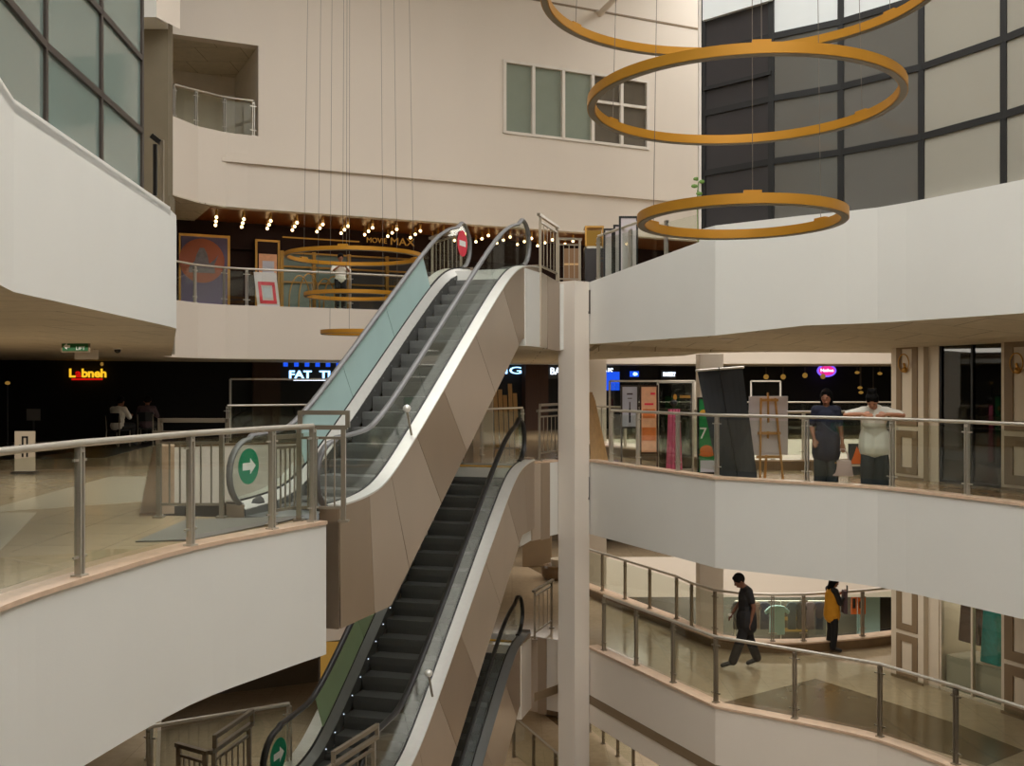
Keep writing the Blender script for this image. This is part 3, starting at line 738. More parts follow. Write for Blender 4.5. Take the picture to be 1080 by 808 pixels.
# ------------------------------------------------------------ railings
def railing(label, pts, z0, h=1.1, step=1.25, group=None, rr=.028, postm='steel', zf=None, gbot=.10, flat=True, glassm='glass', railm='steel', slope=0.0):
    P = resample(pts, step); zf = zf or (lambda x, y: z0)
    t = thing('glass_railing', label, 'railing', (P[0].x, P[0].y, z0), group=group)
    MB().tube([(p.x, p.y, z0 + h - rr + slope * i / max(1, len(P) - 1)) for i, p in enumerate(P)], rr, 10).build('handrail', railm, t, smooth=True)
    n = len(P)
    for i, p in enumerate(P):
        a = P[max(0, i - 1)]; c = P[min(n - 1, i + 1)]; d = (c - a).normalized(); d3 = Vector((d.x, d.y, 0)); nn = Vector((-d.y, d.x, 0))
        zb = zf(p.x, p.y); b = MB()
        hh = (z0 + h - 2 * rr - zb) / 2
        for sd in (-1, 1): b.obox((p.x + d.x * .022 * sd, p.y + d.y * .022 * sd, zb + hh), d3 * .007, nn * .03, Vector((0, 0, hh)))
        b.obox((p.x, p.y, zb + .008), d3 * .05, nn * .05, Vector((0, 0, .008)))
        for z in (z0 + .16, z0 + h - .17):
            b.bar(Vector((p.x, p.y, z)) - d3 * .09, Vector((p.x, p.y, z)) + d3 * .09, .02, .02)
        b.obox((p.x, p.y, z0 + h - 2 * rr - .03), d3 * .03, nn * .03, Vector((0, 0, .012)))
        b.build('post', postm, t)
    for a, c in zip(P, P[1:]):
        d = (c - a).normalized(); L = (c - a).length; d3 = Vector((d.x, d.y, 0)); nn = Vector((-d.y, d.x, 0))
        zb = max(zf(a.x, a.y), zf(c.x, c.y)) + gbot; zt = z0 + h - .10
        MB().obox(((a.x + c.x) / 2, (a.y + c.y) / 2, (zb + zt) / 2), d3 * (L / 2 - .05), nn * .006, Vector((0, 0, (zt - zb) / 2))).build('glass_panel', glassm, t)
    return t
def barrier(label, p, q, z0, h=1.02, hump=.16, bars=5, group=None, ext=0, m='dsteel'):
    """low steel barrier: square posts, upright bars, double top rail"""
    p, q = Vector((p[0], p[1], 0)), Vector((q[0], q[1], 0)); d = (q - p).normalized(); L = (q - p).length
    t = thing('bar_barrier', label, 'barrier', (p.x, p.y, z0), group=group)
    Z = Vector((0, 0, 1)); g = lambda a, z: p + d * (L * a) + Z * (z0 + z)
    for a in (.08, .92): MB().bar(g(a, 0), g(a, h), .07, .05).bar(g(a, 0), g(a, .02), .13, .12).build('post', m, t)
    MB().bar(g(0, h), g(1, h), .06, .05).build('handrail', m, t)
    if hump:
        b = MB(); b.bar(g(.10, h + hump), g(1, h + hump), .05, .05); b.bar(g(.10, h), g(.10, h + hump + .025), .05, .05); b.bar(g(1, h), g(1, h + hump + .025), .05, .05); b.build('top_rail', m, t)
    MB().bar(g(.08, .16), g(.92, .16), .04, .03).build('bottom_rail', m, t)
    MB().bar(g(.08, h - .12), g(.92, h - .12), .04, .03).build('mid_rail', m, t)
    for i in range(bars):
        a = .08 + .84 * (i + 1) / (bars + 1); MB().bar(g(a, .16), g(a, h - .12), .03, .015).build('bar', m, t)
    return t
def build_railings():
    railing('steel and glass railing along the near left balcony edge of the middle floor', [tuple(on(x, y, 0)[:2]) for x, y in ((-75, 668), (84, 613), (201, 580), (287, 562), (330, 554))], 0.04, 1.12, 9, rr=.032)
    railing('long steel and glass railing in front of the two people on the middle walkway', pxline(RIGHT, (622, 645, 673, 715, 756, 851, 941, 1020, 1110), .12), 0.04, 1.06, 9, postm='steel')
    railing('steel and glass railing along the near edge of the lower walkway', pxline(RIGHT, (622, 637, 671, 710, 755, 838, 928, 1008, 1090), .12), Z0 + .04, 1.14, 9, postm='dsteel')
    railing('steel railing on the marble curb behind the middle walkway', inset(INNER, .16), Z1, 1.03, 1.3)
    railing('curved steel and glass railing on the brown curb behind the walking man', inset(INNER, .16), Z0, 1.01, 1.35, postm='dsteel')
    w = .86; zf = lambda x, y: 3.655
    railing('sloping looking glass railing above the white upstand on the upper right floor', inset([RIGHT[0], (1.56 + 1.86 * w, (19.6 - 3.65 * w) * K)], .26), Z2, 1.05, 1.1, gbot=.05, slope=.17)
    railing('glass balustrade in front of the cinema posters on the upper floor', inset(CURVE[1:] + [wxy(1.7), wxy(4.5), wxy(7.2)], .10), Z2, 1.0, 1.9, gbot=.04)
    railing('curved glass balustrade in the high niche of the cream wall', inset([(-8.35, 25.9), (-7.95, 26.4), (-7.42, 27.05), wxy(wu(268, 0))], .08), 8.12, .96, 2.4, gbot=.02)
    railing('far steel and glass railing behind the escalator well on the middle floor', inset([wxy(1.2), wxy(3.4), wxy(7.2)], .12), .04, 1.02, 1.7)
    railing('glass railing beside the middle escalator foot on the lower floor', inset([(-3.12, 14.45), (-4.6, 13.55), (-5.2, 15.2)], .10), Z0, 1.08, 1.35)
    railing('glass railing across the second opening far behind the two people', [(4.0, 34.25), (12.5, 34.25)], .0, 1.02, 2.0)
    railing('steel and glass railing round the ground floor planting near the lowest escalator', [tuple(on(542, 808 - 54, -6.65)[:2]), tuple(on(640, 838, -6.65)[:2])], ZM, 1.05, 1.2, postm='dsteel', railm='dsteel')
    a = k2([(2.9, 22.3), (1.4, 25.2)]); railing('low railing on the ground floor at the foot of the second opening', [on(622, 772, ZM)[:2], on(668, 812, ZM)[:2]], ZM, .9, 1.0, postm='dsteel', railm='dsteel')
    railing('short steel and glass railing behind the middle escalator head', [tuple(at(508, 0, 23.4)[:2]), tuple(at(551, 0, 24.8)[:2])], 0, 1.06, 1.3)
    # barriers at the escalator mouths
    e = lambda s, t: ep(E1O, E1H, s, t)
    barrier('steel bar barrier left of the teal escalator foot with a double top rail', (-4.32, 12.55), (-3.42, 12.55), 0, 1.02, .15, 5)
    barrier('steel bar barrier between the near balcony railing and the teal escalator newel', at(311, 0, 12.0)[:2], (at(366, 0, 11.9).x, 11.95), .03, 1.08, .17, 4)
    barrier('steel bar barrier linking the balcony railing to the green arrow sticker side', at(283, 0, 11.6)[:2], at(318, 0, 12.1)[:2], .03, .98, 0, 5)
    barrier('tall steel bar barrier right of the teal escalator head', (at(568, 0, 19.35).x, 19.35), (at(589, 0, 21.0).x, 21.0), Z2, 1.10, .0, 4)
    barrier('steel bar barrier on the upper landing beside the column top', (at(588, 0, 21.3).x, 21.9), (at(616, 0, 21.3).x, 22.0), Z2, 1.0, .0, 3)
    barrier('slanting steel bar barrier behind the red no entry sticker', (-1.75, 22.2), (-.95, 20.6), Z2, 1.05, .0, 6)
    barrier('steel bar barrier left of the middle escalator head under the steel truss', (-1.9, 21.6), (-1.45, 21.9), 0, 1.0, 0, 4)
    barrier('steel bar barrier between the middle escalator head and the white column', (at(567, 0, 21.1).x, 21.15), (at(592, 0, 22).x, 22.2), .03, 1.02, .12, 4)
    barrier('steel bar barrier between the lowest escalator head and the white column', (at(562, 0, 22.3).x, 22.1), (at(584, 0, 23).x, 23.4), Z0, 1.05, .0, 3)
    barrier('steel bar barrier with double rail at the lower left escalator foot', (at(222, 0, 12.6).x, 12.6), (at(264, 0, 13.6).x, 13.7), Z0, 1.0, .16, 5)
    barrier('steel bar barrier turning away from the lower left escalator foot', (at(186, 0, 12.9).x, 12.9), (at(219, 0, 12.6).x, 12.6), Z0, 1.0, .0, 4)
    barrier('steel bar barrier right of the middle escalator foot with two top rails', (-2.15, 12.2), (-1.72, 13.3), Z0, .96, .14, 4)
# ------------------------------------------------------------ people
def person(label, loc, rz, h, J, skin, shirt, trous, shoes='shoe', sleeve=.55, hem=.12, hairlen=.0, bun=False, face=(0, -1, 0), up=(0, 0, 1), vest=None, voxel=.0095, hands=True, slim=1.0, wide=1.0):
    """J: joints in metres for a 1.7 m figure, facing -Y; every shape is scaled to height h"""
    k = h / 1.7; t = thing('person', label, 'person', loc, rz); ORG[t.name] = Vector((0, 0, 0))
    V = {n: Vector(p) * k for n, p in J.items()}
    f = Vector(face).normalized(); u = Vector(up); u = (u - f * u.dot(f)).normalized(); r = u.cross(f) * -1
    rot = Matrix((r, -f, u)).transposed()      # local x right, y back, z up
    hd = V['head']; q = lambda x, y, z: hd + rot @ Vector((x * k, y * k, z * k))
    pel = V['pelvis']; nk = V['neck']; ch = nk.lerp(pel, .36); ab = nk.lerp(pel, .72)
    b = MB()
    b.ball(q(0, 0, .015), .1 * k, (.80, .98, 1.12), 16, rot=rot); b.ball(q(0, -.035, -.055), .062 * k, (.88, .9, 1.0), 12, rot=rot)
    b.ball(q(0, -.10, -.02), .017 * k, (.9, 1.1, 1.5), 8, rot=rot)
    for sx in (-1, 1): b.ball(q(sx * .082, .012, -.01), .024 * k, (.45, .8, 1.3), 8, rot=rot)
    b.ball(q(0, -.088, -.07), .018 * k, (1.5, .6, .5), 8, rot=rot)
    b.cap(nk, hd.lerp(nk, .25), .052 * k, .05 * k)
    b.ball(ch, .15 * k * slim, (1.05, .72, 1.25)); b.ball(ab, .135 * k * slim, (1.0, .74, 1.1)); b.ball(pel, .14 * k * slim, (1.1, .82, .9)); b.cap(ch, pel, .11 * k * slim, .12 * k * slim)
    b.cap(V['shL'], V['shR'], .062 * k, .062 * k); b.cap(nk, ch, .06 * k, .1 * k)
    for s in 'LR':
        b.cap(V['sh' + s], V['el' + s], .05 * k, .039 * k); b.cap(V['el' + s], V['wr' + s], .039 * k, .027 * k)
        d = (V.get('ha' + s, V['wr' + s] + (V['wr' + s] - V['el' + s])) - V['wr' + s]).normalized()
        side_ = d.cross(Vector((0, 1, 0)) if abs(d.y) < .8 else Vector((0, 0, 1))).normalized(); nrm = side_.cross(d).normalized()
        w = V['wr' + s]; m3 = Matrix((side_, nrm, d)).transposed()
        b.cap(w, w + d * .03 * k, .026 * k, .028 * k)
        b.ball(w + d * .055 * k, .048 * k, (.85, .42, 1.1), 10, rot=m3)
        for i, ln in enumerate((.062, .075, .07, .052)):
            p0 = w + d * .09 * k + side_ * (i - 1.5) * .021 * k; p1 = p0 + d * ln * .5 * k + nrm * .006 * k; p2 = p1 + d * ln * .38 * k + nrm * .022 * k
            b.cap(p0, p1, .0115 * k, .0105 * k, 8); b.cap(p1, p2, .0105 * k, .0095 * k, 8)
        sg = 1 if side_.x * (1 if s == 'L' else -1) < 0 else -1
        p0 = w + d * .035 * k + side_ * sg * .034 * k; p1 = p0 + d * .03 * k + side_ * sg * .02 * k + nrm * .01 * k
        b.cap(p0, p1, .013 * k, .011 * k, 8); b.cap(p1, p1 + d * .026 * k + nrm * .006 * k, .011 * k, .0095 * k, 8)
        b.cap(V['hip' + s], V['kn' + s], .08 * k, .052 * k); b.cap(V['kn' + s], V['an' + s], .05 * k, .034 * k); b.cap(V['an' + s], V['toe' + s], .036 * k, .03 * k)
    body = shrink(b, 'body', [skin], t, voxel, 3)
    # shirt
    b = MB(); g = 1.12
    b.ball(ch, .155 * k * slim, (1.08, .78, 1.25)); b.ball(ab, .145 * k * slim, (1.06, .84, 1.1)); b.ball(pel + (ab - pel) * .1, .15 * k * slim, (1.12, .88, .85)); b.cap(ch, pel, .12 * k * slim, .135 * k * slim)
    if hem > .12:
        for sx in (-.055, .055): b.cap(pel + Vector((sx * k, 0, 0)), pel + Vector((sx * k, 0, -(hem - .1) * k)), .15 * k * slim, .158 * k * slim)
    b.cap(V['shL'], V['shR'], .075 * k, .075 * k); b.ball(nk.lerp(ch, .3), .085 * k, (1.2, .9, 1))
    for s in 'LR':
        e = V['sh' + s].lerp(V['el' + s], min(1, sleeve)); b.cap(V['sh' + s], e, .068 * k, .062 * k)
        if sleeve > 1: b.cap(e, V['el' + s].lerp(V['wr' + s], sleeve - 1), .06 * k, .042 * k)
    shirt_o = shrink(b, 'shirt', [shirt], t, voxel * 1.15, 4)
    # trousers
    b = MB(); b.ball(pel - Vector((0, 0, .02 * k)), .14 * k * slim, (1.05, .86, .85))
    for s in 'LR':
        kn = V['kn' + s]; an = V['an' + s].lerp(kn, .06)
        b.cap(V['hip' + s], kn, .1 * k * math.sqrt(slim), .078 * k * wide); b.cap(kn, an, .078 * k * wide, .07 * k * wide)
    shrink(b, 'trousers', [trous], t, voxel * 1.15, 4)
    for s in 'LR':
        b = MB(); a, c = V['an' + s], V['toe' + s]; lowd = Vector((a.x, a.y, 0)); b.cap(a - (a - c) * .0 + (a - c).normalized() * .03 * k, c, .045 * k, .038 * k)
        b.ball((a + c) / 2, .05 * k, (.95, .95, .8)); shrink(b, 'shoe', [shoes], t, voxel, 3)
    # hair
    b = MB(); b.ball(q(0, .016, .042), .108 * k, (.87, 1.0, 1.02), 16, rot=rot); b.ball(q(0, -.045, .092), .06 * k, (1.1, .8, .6), 12, rot=rot)
    if hairlen:
        for sx in (-.07, .07): b.cap(q(sx, .02, .03), q(sx * .95, .045, -hairlen * .75), .038 * k, .03 * k)
        b.cap(q(0, .06, 0), q(0, .075, -hairlen), .075 * k, .05 * k); 
    if bun: b.ball(q(.0, .03, .15), .068 * k, (1.1, 1, .9), 10); b.ball(q(0, .0, .07), .10 * k, (1, 1, .8), 12); b.ball(q(.04, .03, .19), .028 * k, n=8); b.ball(q(-.05, .05, .185), .026 * k, n=8)
    hr_ = shrink(b, 'hair', ['hair'], t, voxel, 2)
    for sx in (-1, 1):
        MB().ball(q(sx * .032, -.088, .012), .011 * k, (1.3, .6, .7), 8, rot=rot).build('eye', 'black', t, local=True)
    MB().ball(q(0, -.094, -.066), .02 * k, (1.1, .4, .25), 8, rot=rot).build('mouth', 'ltlip', t, local=True)
    return t, V, k
STAND = dict(head=(0, -.02, 1.58), neck=(0, 0, 1.42), pelvis=(0, 0, .93), shL=(.165, 0, 1.385), shR=(-.165, 0, 1.385), elL=(.225, .02, 1.10), elR=(-.225, .02, 1.10),
             wrL=(.235, -.05, .86), wrR=(-.235, -.05, .86), hipL=(.085, 0, .90), hipR=(-.085, 0, .90), knL=(.095, -.02, .49), knR=(-.095, -.02, .49),
             anL=(.10, .03, .09), anR=(-.10, .03, .09), toeL=(.115, -.15, .045), toeR=(-.115, -.15, .045))
def J(**kw): d = dict(STAND); d.update(kw); return d
def build_people():
    M['ltlip'] = mat('lip', (120, 62, 56), .5)
    # woman in navy with a handbag
    t, V, k = person('person in navy polo shirt standing behind the glass railing with a pink handbag', (5.12, 17.0, -DROP), R(-14), 1.72,
        J(wrR=(-.19, -.12, .92), elR=(-.22, .05, 1.10), wrL=(.25, -.03, .86)), 'skin', 'navy', 'navyd', sleeve=.75, hem=.34, hairlen=.2, face=(-.25, -1, -.1), slim=1.08, wide=1.3)
    hand = t.matrix_basis @ (V['wrL'] + Vector((0, -.02, -.10)))
    bg = thing('handbag', 'dusty pink leather handbag held by the person in navy', 'bag', (hand.x, hand.y, hand.z - .44), R(-14)); ORG[bg.name] = Vector()
    b = MB(); b.poly([(-.17, -.05, 0), (.17, -.05, 0), (.13, -.04, .26), (-.13, -.04, .26)], (0, .1, 0)); b.build('body', 'bag', bg, local=True, bevel=.015)
    MB().tube([(-.09, 0, .25), (-.08, 0, .36), (-.03, 0, .44), (.03, 0, .44), (.08, 0, .36), (.09, 0, .25)], .013, 8).build('handle', 'bag', bg, local=True, smooth=True)
    MB().ball((-.11, -.055, .22), .018, n=8).build('clasp', 'goldm', bg, local=True)
    MB().ball((.055, 0, 0), .01).box
    # person leaning on the rail
    person('person in white t-shirt leaning over the railing with both elbows out', (5.78, 16.62, -DROP), R(-20), 1.78,
        J(head=(-.03, -.22, 1.485), neck=(-.01, -.11, 1.385), pelvis=(0, .05, .93), shL=(.17, -.09, 1.33), shR=(-.17, -.09, 1.33), elL=(.40, -.16, 1.275), elR=(-.42, -.16, 1.275),
          hipL=(.085, .05, .90), hipR=(-.085, .05, .90), knL=(.095, .02, .49), knR=(-.095, .02, .49), wrL=(.17, -.30, 1.29), wrR=(-.17, -.30, 1.29), haL=(.02, -.36, 1.25), haR=(-.02, -.36, 1.26)), 'skin2', 'tee', 'navyd', sleeve=.85, hem=.26, bun=True, face=(-.05, -.8, -.6), slim=1.18, wide=1.5)
    # walking man
    t, V, k = person('person in black t-shirt and trousers walking left with head bowed on the lower walkway', (4.70, 20.9, Z0 - DROP), R(-88), 1.90,
        J(head=(0, -.13, 1.54), neck=(0, -.02, 1.41), pelvis=(0, .0, .92), elL=(.2, .08, 1.1), wrL=(.2, .02, .86), elR=(-.22, -.06, 1.12), wrR=(-.2, -.2, .93),
          knL=(.09, -.13, .50), anL=(.09, -.28, .11), toeL=(.10, -.46, .06), knR=(-.09, .07, .50), anR=(-.09, .22, .12), toeR=(-.10, .05, .045)), 'skind', 'blackc', 'blackc', sleeve=.6, hem=.26, face=(0, -.85, -.5), slim=1.12, wide=1.15)
    h = t.matrix_basis @ (V['wrR'] + Vector((0, -.05, -.02)))
    o = MB().ball((h.x, h.y - .02, h.z - .02), .055, (1.0, .5, .7), 10).build('folded_cloth', 'tee'); tag(rebase(o), 'cream cloth held by the walking person in black', 'cloth')
    # person in mustard
    t, V, k = person('person in mustard sleeveless top over black, looking at a phone by the curved railing', (6.78, 22.1, Z0 - DROP), R(100), 1.60,
        J(head=(0, -.06, 1.56), elL=(.22, -.08, 1.13), wrL=(.10, -.26, 1.28), elR=(-.22, -.08, 1.13), wrR=(-.08, -.27, 1.26), haL=(.03, -.33, 1.34), haR=(-.03, -.33, 1.34)), 'skin', 'blackc', 'blackc', sleeve=1.7, hem=.1, hairlen=.16, face=(0, -1, -.35))
    b = MB(); ch = V['neck'].lerp(V['pelvis'], .4)
    b.ball(ch, .175 * k, (1.12, .86, 1.35)); b.cap(ch, V['pelvis'] - Vector((0, 0, .10)), .15 * k, .19 * k); b.ball(V['pelvis'] - Vector((0, 0, .08)), .19 * k, (1.1, .92, .8))
    shrink(b, 'tunic', ['mustard'], t, .012, 4)
    p = t.matrix_basis @ ((V['wrL'] + V['wrR']) / 2 + Vector((0, -.10, .06)))
    o = MB().box(p.x - .006, p.x + .006, p.y - .04, p.y + .04, p.z - .02, p.z + .13).build('phone', 'black'); tag(rebase(o), 'black phone held up by the person in mustard', 'phone')
    p = t.matrix_basis @ (V['pelvis'] + Vector((-.05, -.24, -.05)))
    b = MB(); b.poly([(p.x - .04, p.y - .13, p.z), (p.x + .05, p.y - .13, p.z - .02), (p.x + .06, p.y - .1, p.z + .46), (p.x - .02, p.y - .1, p.z + .48)], (0, .2, 0))
    o = b.build('shoulder_bag', 'plum', bevel=.02); tag(rebase(o), 'dark plum cloth bag hanging in front of the person in mustard', 'bag')
    # person at the cinema
    c = wpt(359, 300, .55)
    person('person in white shirt and dark trousers standing behind the cinema balustrade, hands at chest', (c.x, c.y, Z2), WROT, 1.56,
        J(elL=(.27, -.06, 1.16), wrL=(.10, -.22, 1.30), elR=(-.27, -.06, 1.16), wrR=(-.10, -.22, 1.30), haL=(.0, -.26, 1.36), haR=(.0, -.26, 1.36)), 'skin', 'tee', 'blackc', sleeve=.9, face=(0, -1, -.3), slim=1.1)
    # seated diners
    S = J(head=(0, -.10, 1.13), neck=(0, -.02, .98), pelvis=(0, .05, .52), shL=(.17, 0, .94), shR=(-.17, 0, .94), elL=(.25, -.12, .72), elR=(-.25, -.12, .72), wrL=(.12, -.34, .76), wrR=(-.12, -.34, .76),
          hipL=(.09, .02, .51), hipR=(-.09, .02, .51), knL=(.13, -.40, .52), knR=(-.13, -.40, .52), anL=(.12, -.36, .10), anR=(-.12, -.36, .10), toeL=(.13, -.52, .045), toeR=(-.13, -.52, .045))
    def seat(px, rz, label, shirt, lab2, Yd, far_lab):
        c = at(px, 0, Yd); person(label, (c.x, Yd, .0), rz, 1.72, S, 'skin', shirt, 'blackc', sleeve=.9, slim=1.15)
        ch = thing('dining_chair', lab2, 'chair', (c.x, Yd, 0), rz); ORG[ch.name] = Vector()
        MB().box(-.21, .21, -.22, .22, .40, .43).build('seat', 'black', ch, local=True, bevel=.01)
        b = MB(); b.strip([(-.21, .21, .62), (0, .24, .62), (.21, .21, .62)], [(-.2, .25, .86), (0, .28, .86), (.2, .25, .86)], (0, .02, 0)); b.build('backrest', 'black', ch, local=True)
        for sx in (-.19, .19):
            MB().tube([(sx, -.2, 0), (sx, -.2, .4)], .015, 6).build('leg', 'dsteel', ch, local=True)
            MB().tube([(sx, .26, 0), (sx, .22, .42), (sx, .25, .8)], .015, 6).build('leg', 'dsteel', ch, local=True)
    seat(125, R(165), 'person in white shirt seated with back turned in the dark restaurant', 'tee', 'black metal dining chair under the person in white shirt', 26.5, '')
    seat(155, R(190), 'person in dark shirt seated to the right in the dark restaurant', 'plum', 'black metal dining chair under the person in dark shirt', 27.5, '')

# ------------------------------------------------------------ rings, bulbs, signs
def ring(label, c, rad, tilt=0, w=.10, hh=.13, ztop=14.97, cables=(.4, 2.5, 4.6)):
    t = thing('ring_light', label, 'light', c)
    n = 96; c = Vector(c); rot = Matrix.Rotation(tilt, 3, 'X')
    def loop(r0, r1, z0, z1):
        b = MB()
        for i in range(n):
            a = 2 * math.pi * i / n
            for r, z in ((r0, z0), (r1, z0), (r1, z1), (r0, z1)): b.v.append(c + rot @ Vector((r * math.cos(a), r * math.sin(a), z)))
        for i in range(n):
            j = (i + 1) % n
            for q in range(4): b.f.append([i * 4 + q, i * 4 + (q + 1) % 4, j * 4 + (q + 1) % 4, j * 4 + q]); b.m.append(0)
        return b
    loop(rad - w / 2, rad + w / 2, .012, hh).build('gold_band', 'gold', t, smooth=True)
    loop(rad - w / 2 + .012, rad + w / 2 - .012, 0, .012).build('diffuser', 'diff', t, smooth=True)
    for i, a in enumerate(cables):
        p = c + rot @ Vector((rad * math.cos(a), rad * math.sin(a), hh))
        MB().tube([p, (c.x + (p.x - c.x) * .85, c.y + (p.y - c.y) * .85, ztop)], .0045, 5).build('cable', 'wire', t)
        if rad < 1.1: continue
        g = MB(); d = Vector((-math.sin(a), math.cos(a), 0)); g.obox(p + Vector((0, 0, .018)), d * .10, Vector((math.cos(a), math.sin(a), 0)) * .03, Vector((0, 0, .018))); g.build('driver_box', 'gold', t)
    return t
def build_rings():
    g = 'hanging gold ring lights'
    cx, Yc = 2.90, 12.98
    for lab, r, z, dx, tilt in (('large gold ring light hanging highest over the atrium on the right', 2.42, 6.43, -.08, 0),
                          ('big gold ring light in the middle of the right hand hanging set', 1.88, 5.06, -.03, 1.5), ('small gold ring light lowest of the set before the dark window panels', 1.235, 3.60, -.05, 1.2)):
        o = ring(lab, (cx + dx, Yc, z), r, R(-tilt)); o['group'] = g
    ax = (372 - 540) * 22 / F
    for lab, px, z, r in (('wide gold ring light hanging in front of the cinema', 374, H + 131 * .02, 1.42), ('middle gold ring light hanging below the one in front of the cinema', 374, H + 90 * .02, 1.02), ('small gold ring light lowest of the set left of the teal panels', 374, H + 51 * .02, .68)):
        o = ring(lab, ((px - 540) * 22 / F, 22.0, z), r, 0, .07, .09, cables=(.6, 2.6, 4.7)); o['group'] = g
    o = ring('gold ring light far across the second opening under the ceiling', at(878, 361, 29.0), 1.0, 0, .08, .10, ztop=14.97, cables=(1.57,)); o['group'] = g
def build_bulbs():
    proto = None
    u0, u1 = wu(229, .35), wu(606, .35); n = 16
    for i in range(n):
        for j, v in enumerate((.5, 1.05, 1.6)):
            u = u0 + (u1 - u0) * i / (n - 1)
            p = Wp(u, .45, 5.98) + Vector((-.29, .957, 0)) * (j * .72)
            if proto is None:
                t = thing('pendant_bulb', 'warm round bulb in short gold holder, in the rows under the amber cinema ceiling', 'light', p, group='bulbs under the cinema ceiling')
                MB().ball(p, .042, n=10).build('bulb', 'bulb', t, smooth=True)
                MB().lathe([(.035, .05), (.035, .19), (.02, .2), (.02, .22)], p, 10).build('holder', 'goldm', t, smooth=True)
                proto = t
            else:
                o = proto.copy(); COL.objects.link(o); o.location = p
                for ch in list(proto.children): c = ch.copy(); COL.objects.link(c); c.parent = o

def signboard(name, label, cat, px0, py0, px1, py1, plane, m, thick=.05):
    pass
def build_signs():
    V4 = 4.15
    # Labneh
    c = wpt(93, 394, V4); t = thing('shop_sign', 'yellow and red lit Labneh sign on the dark restaurant front', 'sign', c, 0)
    sc = .40 * wpt(93, 394, V4).y / 30
    xs = wpt(73, 394, V4); xe = wpt(113, 394, V4); W = (xe - xs).length
    for i, (ch, m) in enumerate((('L', 'ltyel'), ('a', 'ltred'), ('b', 'ltyel'), ('n', 'ltyel'), ('e', 'ltyel'), ('h', 'ltyel'))):
        p = xs + UD * (W * (i + .42) / 6); p.z = c.z; text('letter', ch, .33, p, m, t, WROT, .02, 1.05, bold=.012)
    b = MB(); p = xs + UD * (W * .86); p.z = c.z + .27; b.ball(p, .05, (1, .4, 1.2), 8); b.build('flame', 'ltamb', t)
    b = MB(); b.bar(xs + UD * W * .06 + Vector((0, 0, -.16)), xe - UD * W * .12 + Vector((0, 0, -.16)), .02, .05); b.build('tagline_strip', 'ltred', t)
    # FAT TIGER
    a, e = wpt(295, 388, V4), wpt(395, 391, V4); z0, z1 = wpt(310, 402, V4).z, wpt(310, 379.5, V4).z
    t = thing('shop_sign', 'blue lit FAT TIGER sign on black board left of the teal panels', 'sign', a); Wd = (e - a).length
    mid = (a + e) / 2
    b = MB(); b.obox((mid.x, mid.y, (z0 + z1) / 2) if False else Vector((mid.x, mid.y, (z0 + z1) / 2)) + VD * .05, UD * Wd / 2, VD * .03, Vector((0, 0, (z1 - z0) / 2))); b.build('board', 'black', t)
    p = a + UD * (Wd * .09); p.z = z0 + .19
    text('lettering', 'FAT', .33, p, 'ltblue', t, WROT, .02, 1.25, align='LEFT', bold=.008); text('lettering', 'TIGER', .33, p + UD * .97, 'ltblue', t, WROT, .02, 1.25, align='LEFT', bold=.008)
    for i in range(8):  # glowing squares stand for the letters' blurred reflection on the board
        p = a + UD * (Wd * (.06 + .11 * i)); p.z = z1 - .14; b = MB(); b.obox(p, UD * .07, VD * .01, Vector((0, 0, .07))); b.build('letter_reflection', 'ltblue2', t)
    b = MB(); q0, q1 = a + UD * Wd * .14, a + UD * Wd * .62; q0.z = q1.z = z0 + .025; b.bar(q0, q1, .02, .02); b.build('lit_line', 'ltwhite', t)
    def sgn(label, px, py, body, h, m, Wpx, v=V4, board=None):
        c = wpt(px, py, v); a, e = wpt(px - Wpx / 2, py, v), wpt(px + Wpx / 2, py, v); W = (e - a).length
        t = thing('shop_sign', label, 'sign', c)
        o = text('lettering', body, h, c, m, t, WROT, .015); w = max(.01, max((vv.co - Vector(c) + ORG[o.name]).dot(UD) for vv in o.data.vertices) * 2)
        s = W / w; s0 = Vector(c) - ORG[o.name]
        for vv in o.data.vertices:
            d = vv.co - s0; al = d.dot(UD); vv.co = vv.co + UD * (al * (s - 1))
        if board: b = MB(); b.obox(c + VD * .06, UD * W * .62, VD * .02, Vector((0, 0, h * .75))); b.build('board', board, t)
        return t
    sgn('blue and pink lit shop sign ending in ING above the brown planks', 527, 391, 'KING', .34, 'ltblue', 46)
    sgn('white lit BASKIN ROBBINS sign behind the tall white column', 614, 392, 'BASKIN ROBBINS', .34, 'ltwhite', 66, board='black')
    sgn('small white lit BAKERY sign on the dark shop front at the back', 706, 395, 'BAKERY', .22, 'ltwhite', 13, board='black')
    c = wpt(669, 394.5, V4); t = thing('shop_sign', 'small cyan lit panel on the dark front right of the blue board', 'sign', c); b = MB(); b.obox(c, UD * .18, VD * .02, Vector((0, 0, .10))); b.build('panel', 'ltblue2', t); MB().ball(c - VD * .03, .09, (1.2, .3, .7), 8).build('lamp', 'ltblue', t)
    c = wpt(646, 402, V4); t = thing('blue_board', 'flat blue lit board behind the cream column', 'sign', c); b = MB(); b.obox(c, UD * .28, VD * .02, Vector((0, 0, .33))); b.build('panel', 'ltblue2', t)
    # oval sign far right
    c = at(872, 391, 39.2); t = thing('oval_sign', 'oval pink and violet lit Nathus sign on the far dark front', 'sign', c)
    MB().lathe([(0, -.02), (.36, -.02), (.36, .02), (0, .02)], (0, 0, 0), 28)
    b = MB(); b.poly([(c.x + .36 * math.cos(2 * math.pi * i / 28), c.y, c.z + .24 * math.sin(2 * math.pi * i / 28)) for i in range(28)], (0, .05, 0)); b.build('violet_oval', 'ltpurp', t)
    b = MB(); b.poly([(c.x + .30 * math.cos(2 * math.pi * i / 28), c.y - .02, c.z + .18 * math.sin(2 * math.pi * i / 28)) for i in range(28)], (0, .03, 0)); b.build('pink_oval', 'ltpink', t)
